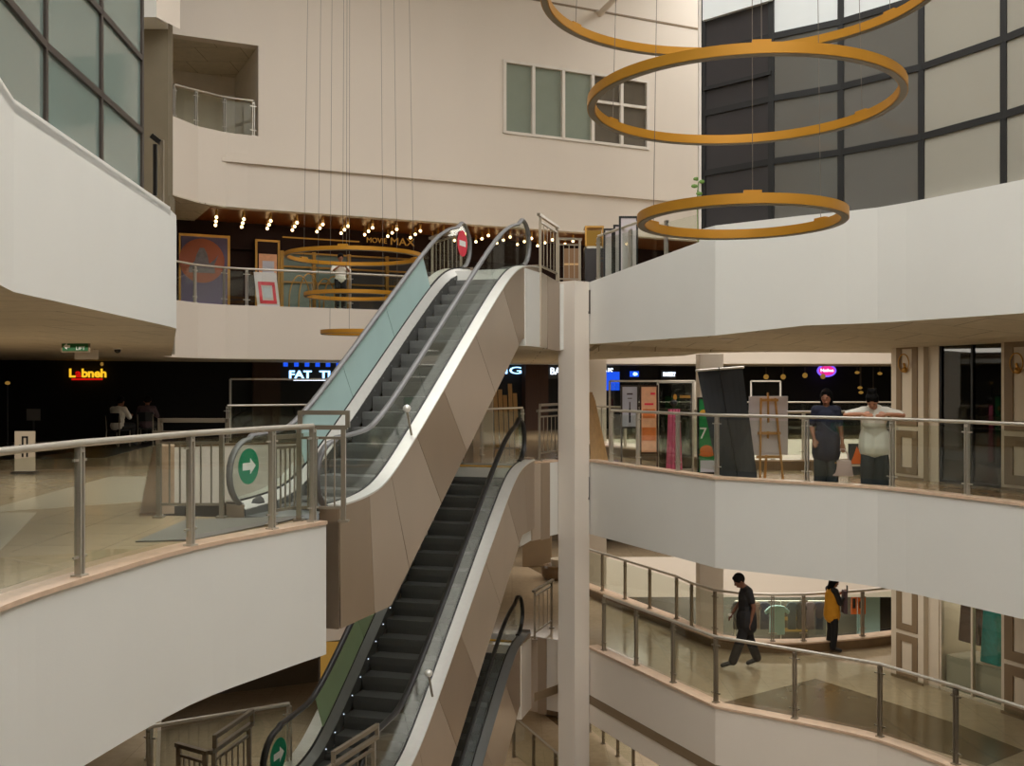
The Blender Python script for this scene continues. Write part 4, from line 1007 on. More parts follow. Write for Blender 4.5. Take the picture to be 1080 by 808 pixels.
    text('lettering', 'Nathus', .17, c + Vector((0, -.04, .01)), 'ltwhite', t, 0, .008, 1.0)
    # movie max
    c = wpt(410, 253, 2.55); a, e = wpt(383, 253, 2.55), wpt(437, 253, 2.55); W = (e - a).length
    t = thing('cinema_sign', 'gold MOVIE MAX lettering on the oxblood cinema header', 'sign', c)
    text('lettering', 'MOVIE', .22, a + UD * W * .26, 'goldlit', t, WROT, .02, 1.0); text('lettering', 'MAX', .32, a + UD * W * .76, 'goldlit', t, WROT, .02, 1.15)
    a, e = wpt(298, 250, 2.55), wpt(379, 255, 2.55); b = MB(); b.bar(a, e, .03, .04); o = b.build('gold_strip', 'goldlit'); tag(rebase(o), 'long thin gold light strip on the cinema header left of the lettering', 'light strip')
    # exit / lift sign hung from the left soffit
    c = at(79.5, 365.5, 17.0); t = thing('lift_sign', 'green hanging lift sign with a white arrow pointing left', 'sign', c)
    w2, h2 = 13.5 * 17 / F, 4.8 * 17 / F
    MB().box(c.x - w2 - .02, c.x + w2 + .02, c.y, c.y + .04, c.z - h2 - .02, c.z + h2 + .02).build('frame', 'taupe', t); MB().box(c.x - w2, c.x + w2, c.y - .012, c.y, c.z - h2, c.z + h2).build('board', 'exitg', t)
    text('lettering', 'LIFT', .085, c + Vector((.09, -.016, -.03)), 'wsign', t, 0, .002); 
    b = MB(); ax = c.x - .13; b.poly([(ax - .06, c.y - .02, c.z), (ax, c.y - .02, c.z + .05), (ax, c.y - .02, c.z + .02), (ax + .05, c.y - .02, c.z + .02), (ax + .05, c.y - .02, c.z - .02), (ax, c.y - .02, c.z - .02), (ax, c.y - .02, c.z - .05)], (0, .006, 0)); b.build('arrow', 'wsign', t)
    for sx in (-.15, .15): MB().tube([(c.x + sx, c.y + .02, c.z + h2), (c.x + sx, c.y + .02, 2.28)], .005, 5).build('rod', 'wire', t)
    c = at(91, 374, 19.5); t = thing('hanging_board', 'blank pale board hanging just behind the green lift sign', 'sign', c); MB().box(c.x - .22, c.x + .22, c.y, c.y + .03, c.z - .09, c.z + .09).build('board', 'wframe', t)
    for sx in (-.15, .15): MB().tube([(c.x + sx, c.y + .015, c.z + .09), (c.x + sx, c.y + .015, 2.28)], .005, 5).build('rod', 'wire', t)
    c = at(124, 371, 19.0); t = thing('ceiling_camera', 'small black dome camera under the left soffit', 'camera', (c.x, c.y, 2.2)); MB().lathe([(0, 2.28), (.09, 2.28), (.09, 2.23), (0, 2.23)], (c.x, c.y, 0), 14).build('base', 'wframe', t); MB().ball((c.x, c.y, 2.22), .06, n=12).build('dome', 'black', t, smooth=True)
    # downlight
    def dl(px, py, z, lab):
        c = on(px, py, z); t = thing('downlight', lab, 'light', (c.x, c.y, z - .02)); MB().lathe([(.09, -.015), (.14, -.015), (.14, 0), (.09, 0)], (c.x, c.y, z), 20).build('rim', 'wframe', t); MB().lathe([(0, -.01), (.09, -.01), (.09, -.004), (0, -.004)], (c.x, c.y, z), 20).build('lens', 'downl', t)
    dl(766, 357.5, 2.375, 'lit round downlight under the upper right slab')
    for px, py, lab in ((268, 396, 0),): pass
    # hanging lamps in the far dark restaurant
    for i, (px, py) in enumerate(((808, 397.5), (826, 397.5), (849, 396), (868, 397))):
        c = at(px, py, 38.4); lab = ('leftmost round lamp glowing in the far dark restaurant', 'crescent lamp glowing second from left in the far dark restaurant', 'round gold lamp glowing just left of the oval sign', 'small round lamp glowing right under the oval sign')[i]
        t = thing('pendant_lamp', lab, 'light', c, group='lamps in the far restaurant'); MB().ball(c, .10, n=10).build('globe', 'ltamb', t, smooth=True); MB().tube([c + Vector((0, 0, .09)), (c.x, c.y, 2.25)], .008, 5).build('cord', 'wire', t)
    for i, (px, py) in enumerate(((904, 393), (928, 394), (907, 409), (908, 414), (921, 411))):
        c = at(px, py, 37.5); lab = ('amber ceiling lamp right of the oval sign', 'amber ceiling lamp at the right end of the far restaurant', 'upper amber lamp above the white shirted person', 'lower amber lamp above the white shirted person', 'dim amber lamp right of the hair bun')[i]
        t = thing('pendant_lamp', lab, 'light', c, group='lamps in the far restaurant'); MB().ball(c, .07, (1.3, 1, .8), n=10).build('globe', 'ltamb', t, smooth=True); MB().tube([c + Vector((0, 0, .05)), (c.x, c.y, 2.25)], .008, 5).build('cord', 'wire', t)
# ------------------------------------------------------------ shopfronts and the things on the floors
def build_shops():
    # dark shopfronts behind the far gallery, one per floor
    for nm, z0, z1, m in (('wall_restaurant', Z1, 2.28, 'dark'), ('wall_shops_lower', Z0, -1.49, 'gloom'), ('wall_shops_ground', ZM, -5.38, 'gloom')):
        b = MB(); wbox(b, -9, 19.5, 4.3, 4.5, z0, z1); struct(b.build(nm, m))
    b = MB(); wbox(b, wu(553, 4.1), wu(577, 4.1), 4.0, 4.3, 0, 2.25); struct(b.build('wall_pier', 'darkwood'))
    b = MB(); wbox(b, wu(267, 4.1), wu(296, 4.1), 4.15, 4.3, 0, 2.25); struct(b.build('wall_pier', 'darkwood'))
    struct(MB().box(2.2, 16, 39.6, 39.8, Z1, 2.28).build('wall_restaurant_far', 'dark'))
    struct(MB().box(7.0, 8.3, 39.3, 39.6, Z1, 2.25).build('wall_pier', 'darkwood'))
    struct(MB().box(2.2, 16, 39.6, 39.8, Z0, -1.49).build('wall_shops_far', 'panel'))
    # ground floor clothes shop across the second opening
    struct(MB().box(3.0, 16, 37.6, 37.8, ZM, -5.38).build('wall_clothes_shop', 'pmid'))
    x0, x1 = at(757, 0, 35.0).x, at(905, 0, 35.0).x
    t = struct(MB().box(x0, x0 + .06, 34.95, 35.05, ZM, -5.38).box(x1, x1 + .06, 34.95, 35.05, ZM, -5.38).box(x0, x1, 34.95, 35.05, ZM, ZM + .1).build('window_4', 'framek'))
    MB().box(x0 + .06, x1, 34.99, 35.01, ZM + .1, -5.4).build('window_pane', 'glass', t)
    struct(MB().box(x1, at(927, 0, 35).x, 34.9, 35.1, ZM, -5.38).build('wall_shop_panel', 'mint'))
    struct(MB().box(at(927, 0, 35).x, 15, 34.9, 35.1, ZM, -5.38).build('wall_shop_dark', 'dark'))
    for i, (px0, px1, py0, py1) in enumerate(((898, 904, 627, 648), (905, 913, 630, 648))):
        a, c = at(px0, py1, 34.85), at(px1, py0, 34.85)
        o = MB().box(a.x, c.x, 34.86, 34.9, a.z, c.z).build('poster', 'orange'); MB().box(a.x + .04, c.x - .05, 34.853, 34.86, a.z + .2, c.z - .14).build('print', 'blackc', o)
        tag(rebase(o), ('narrow orange poster with dark print on the pale green shop panel', 'wider orange poster with dark print right of the narrow one')[i], 'poster')
    # garments on rails in the clothes shop
    t = thing('clothes_rail', 'long steel clothes rail in the ground floor clothes shop window', 'rail', (at(800, 0, 36).x, 36.2, ZM))
    ra, rb = at(775, 0, 36.2).x, at(872, 0, 36.2).x
    MB().tube([(ra, 36.2, ZM + 1.75), (rb, 36.2, ZM + 1.75)], .02, 8).build('bar', 'steel', t)
    for x in (ra, (ra + rb) / 2, rb): MB().tube([(x, 36.2, ZM), (x, 36.2, ZM + 1.75)], .02, 8).build('leg', 'steel', t)
    def shirt(px, z, Y, m, lab, h=.75, w=.5, grp=None):
        c = at(px, 0, Y); b = MB(); z1 = z; d = .10
        b.poly([(c.x - w * .42, Y, z1 - h), (c.x + w * .42, Y, z1 - h), (c.x + w * .4, Y, z1 - .22), (c.x + w * .62, Y, z1 - .32), (c.x + w * .7, Y, z1 - .2), (c.x + w * .4, Y, z1 - .03), (c.x + .07, Y, z1), (c.x - .07, Y, z1), (c.x - w * .4, Y, z1 - .03), (c.x - w * .7, Y, z1 - .2), (c.x - w * .62, Y, z1 - .32), (c.x - w * .4, Y, z1 - .22)], (0, d, 0))
        o = b.build('shirt', m, bevel=.03); tag(rebase(o), lab, 'shirt', grp); return o
    shirt(820, ZM + 1.72, 35.6, 'mint', 'pale mint shirt hanging in the ground floor shop window', 1.0, .62)
    cols = ('blackc', 'plum', 'brownc', 'navy', 'pmid', 'brownc', 'navyd', 'blackc', 'plum', 'navy')
    rng = random.Random(2)
    names = ('black', 'plum', 'brown patterned', 'navy', 'grey', 'second brown patterned', 'slate', 'second black', 'second plum', 'second navy')
    for i in range(10):
        px = 778 + i * 9.6
        if abs(px - 820) < 7: continue
        shirt(px, ZM + 1.73, 36.1, cols[i], '%s shirt on the ground floor clothes rail, number %d from its left' % (names[i], i + 1), .95, .34, 'shirts on the ground floor rail')
    t = thing('shelf_unit', 'low yellow lit shelf unit behind the mint shirt', 'shelf', (at(838, 0, 37).x, 37.2, ZM))
    for z in (.5, .9, 1.3): MB().box(at(825, 0, 37).x, at(852, 0, 37).x, 37.0, 37.4, ZM + z, ZM + z + .04).build('shelf', 'ltamb', t)
    for px in (825, 852): MB().box(at(px, 0, 37).x - .02, at(px, 0, 37).x + .02, 37.0, 37.4, ZM, ZM + 1.4).build('upright', 'frame', t)
    # panelled wall beside the right walkways
    U = rail_u; P0, P1, P2, W0, W1, Q0 = U(940), U(974), U(985), U(985), U(1053), U(1056)
    for lv, (z0, z1, fr) in enumerate(((Z1 - DROP, 2.52, 0), (Z0 - DROP, -1.49, 1))):
        for nm, u0, u1 in (('wall_right_pier', P0, P1), ('wall_right_pier', Q0, Q0 + 2.2)):
            b = MB(); rbox(b, u0, u1, -.9, 0, z0, z1); w = struct(b.build(nm, 'panel'))
        b = MB(); rbox(b, P1, P2, -.9, -.12, z0, z1); struct(b.build('wall_right_return', 'panel'))
        zs = ((z0 + 1.02, z0 + 2.62), (z0 + .10, z0 + .93)) if lv == 0 else ((z0 + .95, z0 + 2.45), (z0 + .06, z0 + .87))
        for (u0, u1) in ((U(946), U(968)), (U(1060), U(1060) + 1.1)):
            for (a, c) in zs:
                b = MB(); f = .13 if u1 < 1 else .17
                rbox(b, u0, u1, 0, .022, a, a + f); rbox(b, u0, u1, 0, .022, c - f, c); rbox(b, u0, u0 + f, 0, .022, a + f, c - f); rbox(b, u1 - f, u1, 0, .022, a + f, c - f)
                struct(b.build('trim_50', 'taupe'))
        b = MB(); rbox(b, P0, P1, 0, .015, z0, z0 + .05); rbox(b, Q0, Q0 + 2.2, 0, .015, z0, z0 + .05); struct(b.build('baseboard_right', 'taupe'))
        b = MB(); um = (W0 + W1) / 2
        for u in (W0, um, W1): rbox(b, u, u + .04, -.22, -.14, z0, z1)
        rbox(b, W0, W1, -.22, -.14, z0, z0 + .05)
        w = struct(b.build('window_%d' % (5 + lv), 'framek' if lv == 0 else 'panel'))
        for u0, u1 in ((W0 + .04, um), (um + .04, W1)):
            b = MB(); rbox(b, u0, u1, -.19, -.175, z0 + .05, z1); b.build('window_pane', 'store' if lv == 0 else 'glass', w)
        b = MB(); rbox(b, P1, Q0 + .4, -2.4, -2.3, z0, z1); struct(b.build('wall_shop_back', 'pdark' if lv == 0 else 'panel'))
        b = MB(); rbox(b, P1, P1 + .06, -2.3, -.9, z0, z1); rbox(b, Q0 + .3, Q0 + .36, -2.3, -.9, z0, z1); struct(b.build('wall_shop_side', 'pdark' if lv == 0 else 'panel'))
    # wall lamps
    for i, px in enumerate((955, 1074)):
        u = rail_u(px); c = Rp(u, .05, H - (383 - 404) * (RA[1] + RD[1] * u) / F)
        t = thing('wall_lamp', ('gold ring wall lamp on the cream panel next to the dark window', 'gold ring wall lamp on the cream panel at the picture\'s right edge')[i], 'lamp', c)
        T = Vector((RD[0], RD[1], 0)); n = 24
        MB().tube([c + T * .13 * math.cos(2 * math.pi * j / n) + Vector((0, 0, .17 * math.sin(2 * math.pi * j / n))) for j in range(n)], .012, 6, closed=True).build('ring', 'goldm', t, smooth=True)
        MB().ball(c + T * .03 + Vector((0, 0, -.13)), .06, n=10).build('shade', 'goldm', t, smooth=True); MB().bar(c + Vector((.05, .02, -.13)), c, .03, .03).build('arm', 'goldm', t)
    # displays behind the right windows
    def dress(u, v, z0, h, w, m, lab):
        b = MB(); T = Vector((RD[0], RD[1], 0)); N = Vector((RN[0], RN[1], 0)); c = Rp(u, v, z0)
        prof = [(-w * .5, 0), (w * .5, 0), (w * .34, h * .55), (w * .38, h * .92), (w * .12, h), (-w * .12, h), (-w * .38, h * .92), (-w * .34, h * .55)]
        b.poly([c + T * a + Vector((0, 0, z)) for a, z in prof], N * .14); o = b.build('dress', m, bevel=.03); tag(rebase(o), lab, 'dress')
    dress(U(1036) - .12, -.45, Z0 + .45, 1.8, .42, 'tealc', 'teal patterned dress hanging in the lower shop window')
    dress(U(1014) - .12, -.45, Z0 + .72, 1.6, .50, 'brownc', 'brown and grey patterned dress hanging in the lower shop window')
    dress(U(1022) - .2, -.85, Z0 + .7, 1.6, .4, 'plum', 'plum dress hanging behind the brown dress in the lower shop window')
    b = MB(); rbox(b, W0 + .05, W1 - .03, -.98, -.26, Z0 - DROP, Z0 + .42); o = b.build('display_plinth', 'ppale'); tag(rebase(o), 'pale glass fronted display plinth under the dresses in the lower shop window', 'plinth')
    b = MB(); rbox(b, W0 + .15, W1 - .1, -1.5, -.8, -DROP, .95); o = b.build('shop_counter', 'dark'); b = MB(); rbox(b, W0 + .1, W1 - .06, -1.54, -.76, .95, 1.0); b.build('counter_top', 'steel', o); tag(rebase(o), 'dark counter with steel top behind the middle floor shop window', 'counter')
    b = MB(); c = Rp(U(1018), -1.1, 1.0); b.ball(c + Vector((0, 0, .12)), .2, (1.3, .7, .6), 10); o = b.build('cushion', 'plum'); tag(rebase(o), 'maroon bundle on the counter behind the middle floor shop window', 'bundle')
    b = MB(); c = Rp(U(1036), -1.1, 1.0); b.ball(c + Vector((0, 0, .08)), .16, (1.4, .8, .5), 10); o = b.build('cloth_bundle', 'tee'); tag(rebase(o), 'white cloth bundle on the counter behind the middle floor shop window', 'bundle')

def frontbox(px0, py0, px1, py1, Y, d, mi=None):
    a, c = at(px0, py1, Y), at(px1, py0, Y)
    return (a.x, c.x, Y, Y + d, a.z, c.z)
def standee(label, px0, py0, px1, py1, Y, floor, board, frame='frame', legs=True, rows=()):
    x0, x1, y0, y1, z0, z1 = frontbox(px0, py0, px1, py1, Y, .04)
    t = thing('poster_stand', label, 'poster stand', ((x0 + x1) / 2, Y, floor)); f = .035
    b = MB(); b.box(x0 - f, x0, y0, y1, floor, z1 + f).box(x1, x1 + f, y0, y1, floor, z1 + f).box(x0, x1, y0, y1, z1, z1 + f).box(x0, x1, y0, y1, z0 - f, z0); b.build('frame', frame, t)
    for x in (x0 - f / 2, x1 + f / 2): MB().box(x - .03, x + .03, y0 - .14, y1 + .14, floor, floor + .03).build('foot', frame, t)
    p = MB().box(x0, x1, y0 + .008, y1 - .008, z0, z1).build('poster', board, t)
    for (a, c, e, g, m) in rows:   # fractions of the board
        b = MB().box(x0 + (x1 - x0) * a, x0 + (x1 - x0) * c, y0 - .0, y0 + .008, z0 + (z1 - z0) * e, z0 + (z1 - z0) * g); b.build('print', m, p)
    return t, (x0, x1, y0, z0, z1)
def build_props():
    M['lilac'] = mat('pale_lilac_poster', (196, 198, 212), .5, var=.04); M['peach'] = mat('peach_food_poster', (226, 168, 130), .5, var=.2, scale=9)
    M['food'] = mat('orange_brown_food_print', (208, 112, 50), .5, var=.35, scale=22); M['kgreen'] = mat('green_poster', (30, 128, 66), .5, var=.05)
    M['violetp'] = mat('violet_poster', (104, 92, 126), .5, var=.25, scale=1.2); M['orangep'] = mat('orange_disc', (178, 98, 66), .5, var=.2, scale=2); M['greyp'] = mat('grey_white_figure', (128, 122, 126), .6, var=.5, scale=9)
    Y = 18.9
    t, q = standee('pale lilac poster stand showing a dark lipstick, on the middle walkway', 656.5, 408, 672, 450, 21.8, -DROP, 'lilac', rows=((.3, .7, .80, .84, 'plum'), (.35, .65, .70, .72, 'plum'), (.44, .56, .1, .45, 'navy'), (.46, .54, .45, .62, 'plum')))
    t, q = standee('orange food poster stand with dark wooden frame beside the lilac poster', 676.5, 408, 692.5, 477, 21.2, -DROP, 'peach', 'darkwood', rows=((.1, .9, .52, .66, 'food'), (.05, .95, .18, .38, 'food'), (.2, .8, .72, .75, 'red'), (.6, .9, .88, .91, 'red')))
    # dark glass kiosk with gold emblem
    x0, x1, y0, y1, z0, z1 = frontbox(694, 402, 731, 495, 21.8, .05)
    t = thing('glass_screen', 'dark glass kiosk screen with a gold emblem, standing left of the green poster', 'screen', ((x0 + x1) / 2, 21.8, -DROP))
    b = MB(); b.box(x0 - .02, x0 + .02, y0, y1, -DROP, z1).box(x1 - .02, x1 + .02, y0, y1, -DROP, z1).box(x0, x1, y0, y1, z1 - .04, z1).box(x0, x1, y0, y1, -DROP, -DROP + .05); b.build('frame', 'steel', t)
    MB().box(x0 + .02, x1 - .02, y0 + .015, y1 - .015, -DROP + .05, z1 - .04).build('glass_panel', 'store', t); c = at(712, 419, 21.77); MB().ball(c, .05, (.8, .15, 1.3), 10).build('emblem', 'goldlit', t); MB().box(c.x + .1, c.x + .32, c.y, c.y + .012, c.z - .02, c.z + .04).build('emblem_text', 'goldm', t)
    # long tall glass screen frame behind, left and right of the stands
    for i, (px0, px1, py0, Yd) in enumerate(((243, 345, 400, 28.6), (643, 733, 402, 26.5), (792, 823, 402, 33.6))):
        a, c = at(px0, py0, Yd), at(px1, py0, Yd); 
        zf = (.04, -DROP, .04)[i]; lab = ('tall steel framed glass screen left of the teal escalator, on the far gallery edge', 'tall steel framed glass screen behind the lilac and orange posters', 'tall steel framed glass screen right of the black banner')[i]
        t = thing('glass_screen', lab, 'screen', (a.x, Yd, zf)); 
        yy = (lambda x: wxy(wu(540 + x / Yd * F, 0))[1] + .12) if False else (lambda x: Yd)
        b = MB(); b.bar((a.x, Yd, zf), (a.x, Yd, a.z), .05, .05).bar((c.x, Yd, zf), (c.x, Yd, c.z), .05, .05).bar((a.x, Yd, a.z), (c.x, Yd, a.z), .05, .05); b.build('frame', 'steel', t)
        MB().box(a.x + .03, c.x - .03, Yd - .006, Yd + .006, .10, a.z - .05).build('glass_panel', 'glass', t)
    # stand-in for an unclear pink shape: made-up cloth on a pole
    c = at(711, 0, 19.9); b = MB()
    b.strip([(c.x - .16 + .32 * i / 12, 19.9 + .03 * math.sin(i * 2.1), -.14) for i in range(13)], [(c.x - .11 + .22 * i / 12, 19.9 + .02 * math.sin(i * 2.1), 1.12) for i in range(13)], (0, .015, 0))
    t = thing('pink_stand_in', 'unclear pink shape made up as cloth on a stand before the dark glass kiosk', 'stand', (c.x, 19.9, -DROP)); b.build('cloth', 'pinkc', t, smooth=True)
    MB().tube([(c.x, 19.95, -DROP), (c.x, 19.95, 1.2)], .015, 6).box(c.x - .14, c.x + .14, 19.85, 20.05, -DROP, -DROP + .02).build('pole', 'black', t); MB().ball((c.x, 19.95, 1.24), .07, n=10).build('top_knob', 'black', t)
    # green food poster
    t, q = standee('green poster stand with a big white 7 and a burger, half behind the black banner', 737.5, 421, 757, 498, 19.6, -DROP, 'kgreen', 'black')
    x0, x1, y0, z0, z1 = q
    text('numeral', '7', .30, (x0 + .07, y0 - .002, z0 + .72), 'wsign', t, 0, .003); MB().ball((x0 + .14, y0, z0 + .40), .12, (1.1, .06, .9), 12).ball((x0 + .14, y0 - .004, z0 + .33), .12, (1.2, .06, .35), 12).build('burger_print', 'food', t)
    MB().box(x0 + .02, x1 - .02, y0 - .002, y0 + .008, z0, z0 + .22).build('white_foot_print', 'lilac', t); MB().ball((x0 + .08, y0, z0 + 1.12), .07, (1, .06, .8), 10).build('yellow_print', 'yellow', t)
    # leaning black roll-up banner: seen from behind
    tl, tr, br, bl = at(735.5, 391, 18.55), at(783, 387.5, 18.7), at(800, 514, 18.0), at(759.3, 514, 18.0)
    bl.z = br.z = -DROP + .05
    t = thing('rollup_banner', 'black roll-up banner leaning sideways behind the glass railing', 'banner', ((bl.x + br.x) / 2, 18.0, -DROP))
    n = 8
    MB().strip([bl.lerp(br, i / n) for i in range(n + 1)], [tl.lerp(tr, i / n) for i in range(n + 1)], (0, .02, 0)).build('banner_cloth', 'banner', t)
    d = (tr - tl).normalized(); MB().tube([tl - d * .03, tr + d * .03], .022, 8).build('top_rail', 'alu', t, smooth=True)
    m0, m1 = bl.lerp(br, .5), tl.lerp(tr, .47); MB().tube([m0 + Vector((0, -.03, 0)), m1 + Vector((0, -.03, .03))], .011, 6).build('support_pole', 'black', t)
    MB().bar(bl + Vector((0, .01, -.01)), br + Vector((0, .01, -.01)), .1, .07).build('base', 'black', t)
    # easel with white board
    Ye = 18.6; x0, x1, y0, y1, z0, z1 = frontbox(790, 418, 831, 480, Ye + .1, .03)
    o = MB().box(x0, x1, Ye + .10, Ye + .13, z0, z1).build('white_board', 'paper', bevel=.004); tag(rebase(o), 'plain white board resting on the pine easel', 'board')
    t = thing('easel', 'pine easel carrying a white board beside the black banner', 'easel', (at(811, 0, Ye).x, Ye, -DROP))
    for pa, pb in ((803, 801), (818, 826)):
        a, c = at(pa, 420, Ye), at(pb, 0, Ye - .05); MB().bar((c.x, Ye - .08, -DROP), (a.x, Ye + .03, a.z), .045, .03).build('leg', 'pinewood', t)
    a = at(811, 414, Ye); MB().bar((a.x + .04, Ye + .5, -DROP), (a.x, Ye + .06, .75), .04, .03).build('leg', 'pinewood', t)
    MB().bar((a.x, Ye + .05, at(0, 446, Ye).z), (a.x, Ye + .07, a.z), .05, .03).build('mast', 'pinewood', t)
    for py, w in ((422, 9), (457, 11.5), (482, 13)):
        z = at(0, py, Ye).z; q0, q1 = at(811 - w, py, Ye), at(812 + w, py, Ye); MB().bar((q0.x, Ye + .02, z), (q1.x, Ye + .02, z), .04, .05).build('crossbar', 'pinewood', t)
    # stacks of planks leaning: right of the column and behind the middle escalator head
    for k, (px0, px1, py0, Yd, nn, lab) in enumerate(((622.5, 633, 414, 22.7, 4, 'tan wooden easel plank leaning in the stack right of the white column, %s'), (522, 543, 407, 26.0, 5, 'tan wooden plank leaning in the stack behind the middle escalator head, %s'))):
        ords = ('leftmost', 'second from left', 'third from left', 'fourth from left', 'rightmost')
        for i in range(nn):
            f = i / (nn - 1); top = at(px0 + (px1 - px0) * .35 * f, py0 + (8 * f if k == 0 else 10 * abs(f - .5)), Yd + .25); bot = at(px0 + (px1 - px0) * (.3 + (1.5 if k == 0 else .8) * f), 0, Yd - .25)
            bot.z = .03 - DROP if k == 0 else .03
            if k:
                px = 523 + 21 * f; yy = Yd + .02 * i; top = at(px - 1, (407, 411, 417, 405, 415)[i], yy + .25); bot = at(px + 1.5, 0, yy - .15); bot.z = .03
            if not k: top.y += .08 * i; bot.y += .08 * i
            b = MB(); b.bar(bot, top, .10, .03); o = b.build('wooden_plank', 'wood'); tag(rebase(o), lab % (ords[i] if not (k == 0 and i == 3) else 'rightmost'), 'plank', ('planks by the column', 'planks behind the escalator')[k])
    # small orange picture board between the two people
    x0, x1, y0, y1, z0, z1 = frontbox(895, 468, 912, 492, 20.9, .03)
    t = thing('picture_board', 'small picture board with an orange red print standing between the two people at the railing', 'board', ((x0 + x1) / 2, 20.9, -DROP)); z0 = max(z0, -DROP + .1)
    MB().box(x0, x1, 20.9, 20.93, -DROP, z1).build('panel', 'navyd', t); MB().box(x0, x1, 20.885, 20.9, z0, z0 + .04).build('ledge', 'wframe', t)
    b = MB(); cx = (x0 + x1) / 2; b.poly([(cx - .13, 20.892, z0 + .05), (cx + .13, 20.892, z0 + .05), (cx + .06, 20.892, z0 + .3), (cx, 20.892, z0 + .4), (cx - .06, 20.892, z0 + .22)], (0, .008, 0)); b.build('print', 'orange', t)
    for px, y0, y1, lab in ((621.5, 331, 306, 'thin dark bracket strip on the upper white fascia beside the column top'), (620.5, 527, 503, 'thin dark bracket strip on the middle white fascia beside the column'), (619.5, 712, 700, 'short dark bracket strip on the lower fascia beside the column')):
        a, c = at(px, y0, 21.46), at(px, y1, 21.46); o = MB().box(a.x - .02, a.x + .02, a.y - .02, a.y + .03, a.z, c.z).box(a.x - .035, a.x + .01, a.y - .03, a.y, a.z, a.z + .05).build('wall_bracket', 'frame'); tag(rebase(o), lab, 'bracket')
    # menu board at far left
    c = at(26, 0, 18.6); t = thing('menu_stand', 'beige menu stand with a dark chair drawing behind the near left railing', 'stand', (c.x, 18.6, 0)); MB().box(c.x - .18, c.x + .18, 18.6, 18.63, .05, .76).build('board', 'panel', t); MB().box(c.x - .2, c.x + .2, 18.5, 18.75, 0, .05).build('foot', 'black', t)
    b = MB(); b.box(c.x - .05, c.x - .02, 18.592, 18.6, .3, .66).box(c.x + .03, c.x + .06, 18.592, 18.6, .3, .66).box(c.x - .05, c.x + .06, 18.592, 18.6, .64, .67).box(c.x - .1, c.x + .12, 18.592, 18.6, .5, .52).box(c.x - .08, c.x + .1, 18.592, 18.6, .42, .44); b.build('print', 'blackc', t)
    # small amber lamp and panels in the dark restaurant
    c = at(8, 404, 24.0); t = thing('table_lamp', 'small amber lamp glowing at the left edge of the dark restaurant', 'lamp', (c.x, 24, 0)); MB().ball((c.x, 24, c.z), .055, (1.2, 1, .8), 8).build('shade', 'ltamb', t); MB().tube([(c.x, 24, 0), (c.x, 24, c.z)], .015, 6).box(c.x - .15, c.x + .15, 23.85, 24.15, 0, .03).build('stand', 'black', t)
    c = at(35, 437, 25); t = thing('menu_stand', 'dim grey lectern menu stand in the dark restaurant', 'stand', (c.x, 25, 0)); MB().box(c.x - .16, c.x + .16, 25, 25.04, .72, 1.0).build('board', 'pmid', t); MB().tube([(c.x, 25.02, 0), (c.x, 25.02, .72)], .02, 6).box(c.x - .15, c.x + .15, 24.9, 25.15, 0, .03).build('stand', 'black', t)
    # door mats at the escalator foot
    o = MB().poly([tuple(on(x, y, .006)) for x, y in ((143, 572), (196, 549), (322, 545), (298, 551), (262, 558), (205, 570))], (0, 0, .012)).build('door_mat', 'matgrey'); tag(rebase(o), 'grey door mat in front of the teal escalator', 'mat')
    # cinema front: posters, frames, glass and gold posts on the plane 2.3 m behind the balcony edge
    v = 2.45
    def wrect(px0, py0, px1, py1, vv): 
        a, c = wpt((px0 + px1) / 2, py1, vv), wpt((px0 + px1) / 2, py0, vv); return wu(px0, vv), wu(px1, vv), a.z, c.z
    b = MB(); wbox(b, -5, 18, 2.75, 2.9, Z2, 5.5); struct(b.build('wall_cinema_front', 'cinema'))
    u0, u1, z0, z1 = wrect(191, 250, 240, 330, v); z0 = Z2 + .15
    t = thing('cinema_poster', 'large violet cinema poster of a robed figure before an orange disc', 'poster', Wp((u0 + u1) / 2, v, Z2)); b = MB(); wbox(b, u0, u1, v, v + .08, z0, z1); b.build('panel', 'violetp', t); b = MB(); wbox(b, u0 - .05, u1 + .08, v + .05, v + .12, Z2, z1 + .08); b.build('frame', 'goldm', t)
    c = wpt(213, 275, v - .01); b = MB(); b.poly([c + UD * .62 * math.cos(2 * math.pi * i / 30) + Vector((0, 0, .62 * math.sin(2 * math.pi * i / 30))) for i in range(30)], VD * .008); b.build('disc_print', 'orangep', t)
    b = MB(); q = c - VD * .012
    prof = [(-.36, -.34), (.36, -.34), (.34, -.1), (.46, .2), (.36, .06), (.2, -.08), (.14, .2), (.06, .36), (-.06, .36), (-.14, .18), (-.2, -.02), (-.34, -.16)]
    b.poly([q + UD * a + Vector((0, 0, z)) for a, z in prof], VD * .008); b.build('figure_print', 'greyp', t)
    u0, u1, z0, z1 = wrect(269, 253, 295, 330, v); z0 = Z2 + .02
    t = thing('cinema_board', 'tall gold and brown framed cinema board behind the pink standee', 'board', Wp((u0 + u1) / 2, v, Z2)); b = MB(); wbox(b, u0, u1, v, v + .05, z0, z1); b.build('panel', 'cinema', t)
    b = MB(); wbox(b, u0, u0 + .06, v - .03, v, z0, z1); wbox(b, u1 - .06, u1, v - .03, v, z0, z1); wbox(b, u0, u1, v - .03, v, z1 - .06, z1); b.build('frame', 'goldm', t)
    a0, a1, zz0, zz1 = wrect(273, 268, 292, 300, v - .02); b = MB(); wbox(b, a0, a1, v - .03, v - .01, zz0, zz1); b.build('art_print', 'peach', t); b = MB(); wbox(b, a0 + .1, a1 - .08, v - .035, v - .03, zz0 + .05, zz1 - .2); b.build('print', 'lilac', t)
    # pink framed notice leaning by the balustrade (its code is left blank)
    a0, a1, zz0, zz1 = wrect(270, 287, 296, 325, .35); t = thing('notice_standee', 'white standee with a thick red square frame leaning by the cinema balustrade', 'standee', Wp((a0 + a1) / 2, .35, Z2))
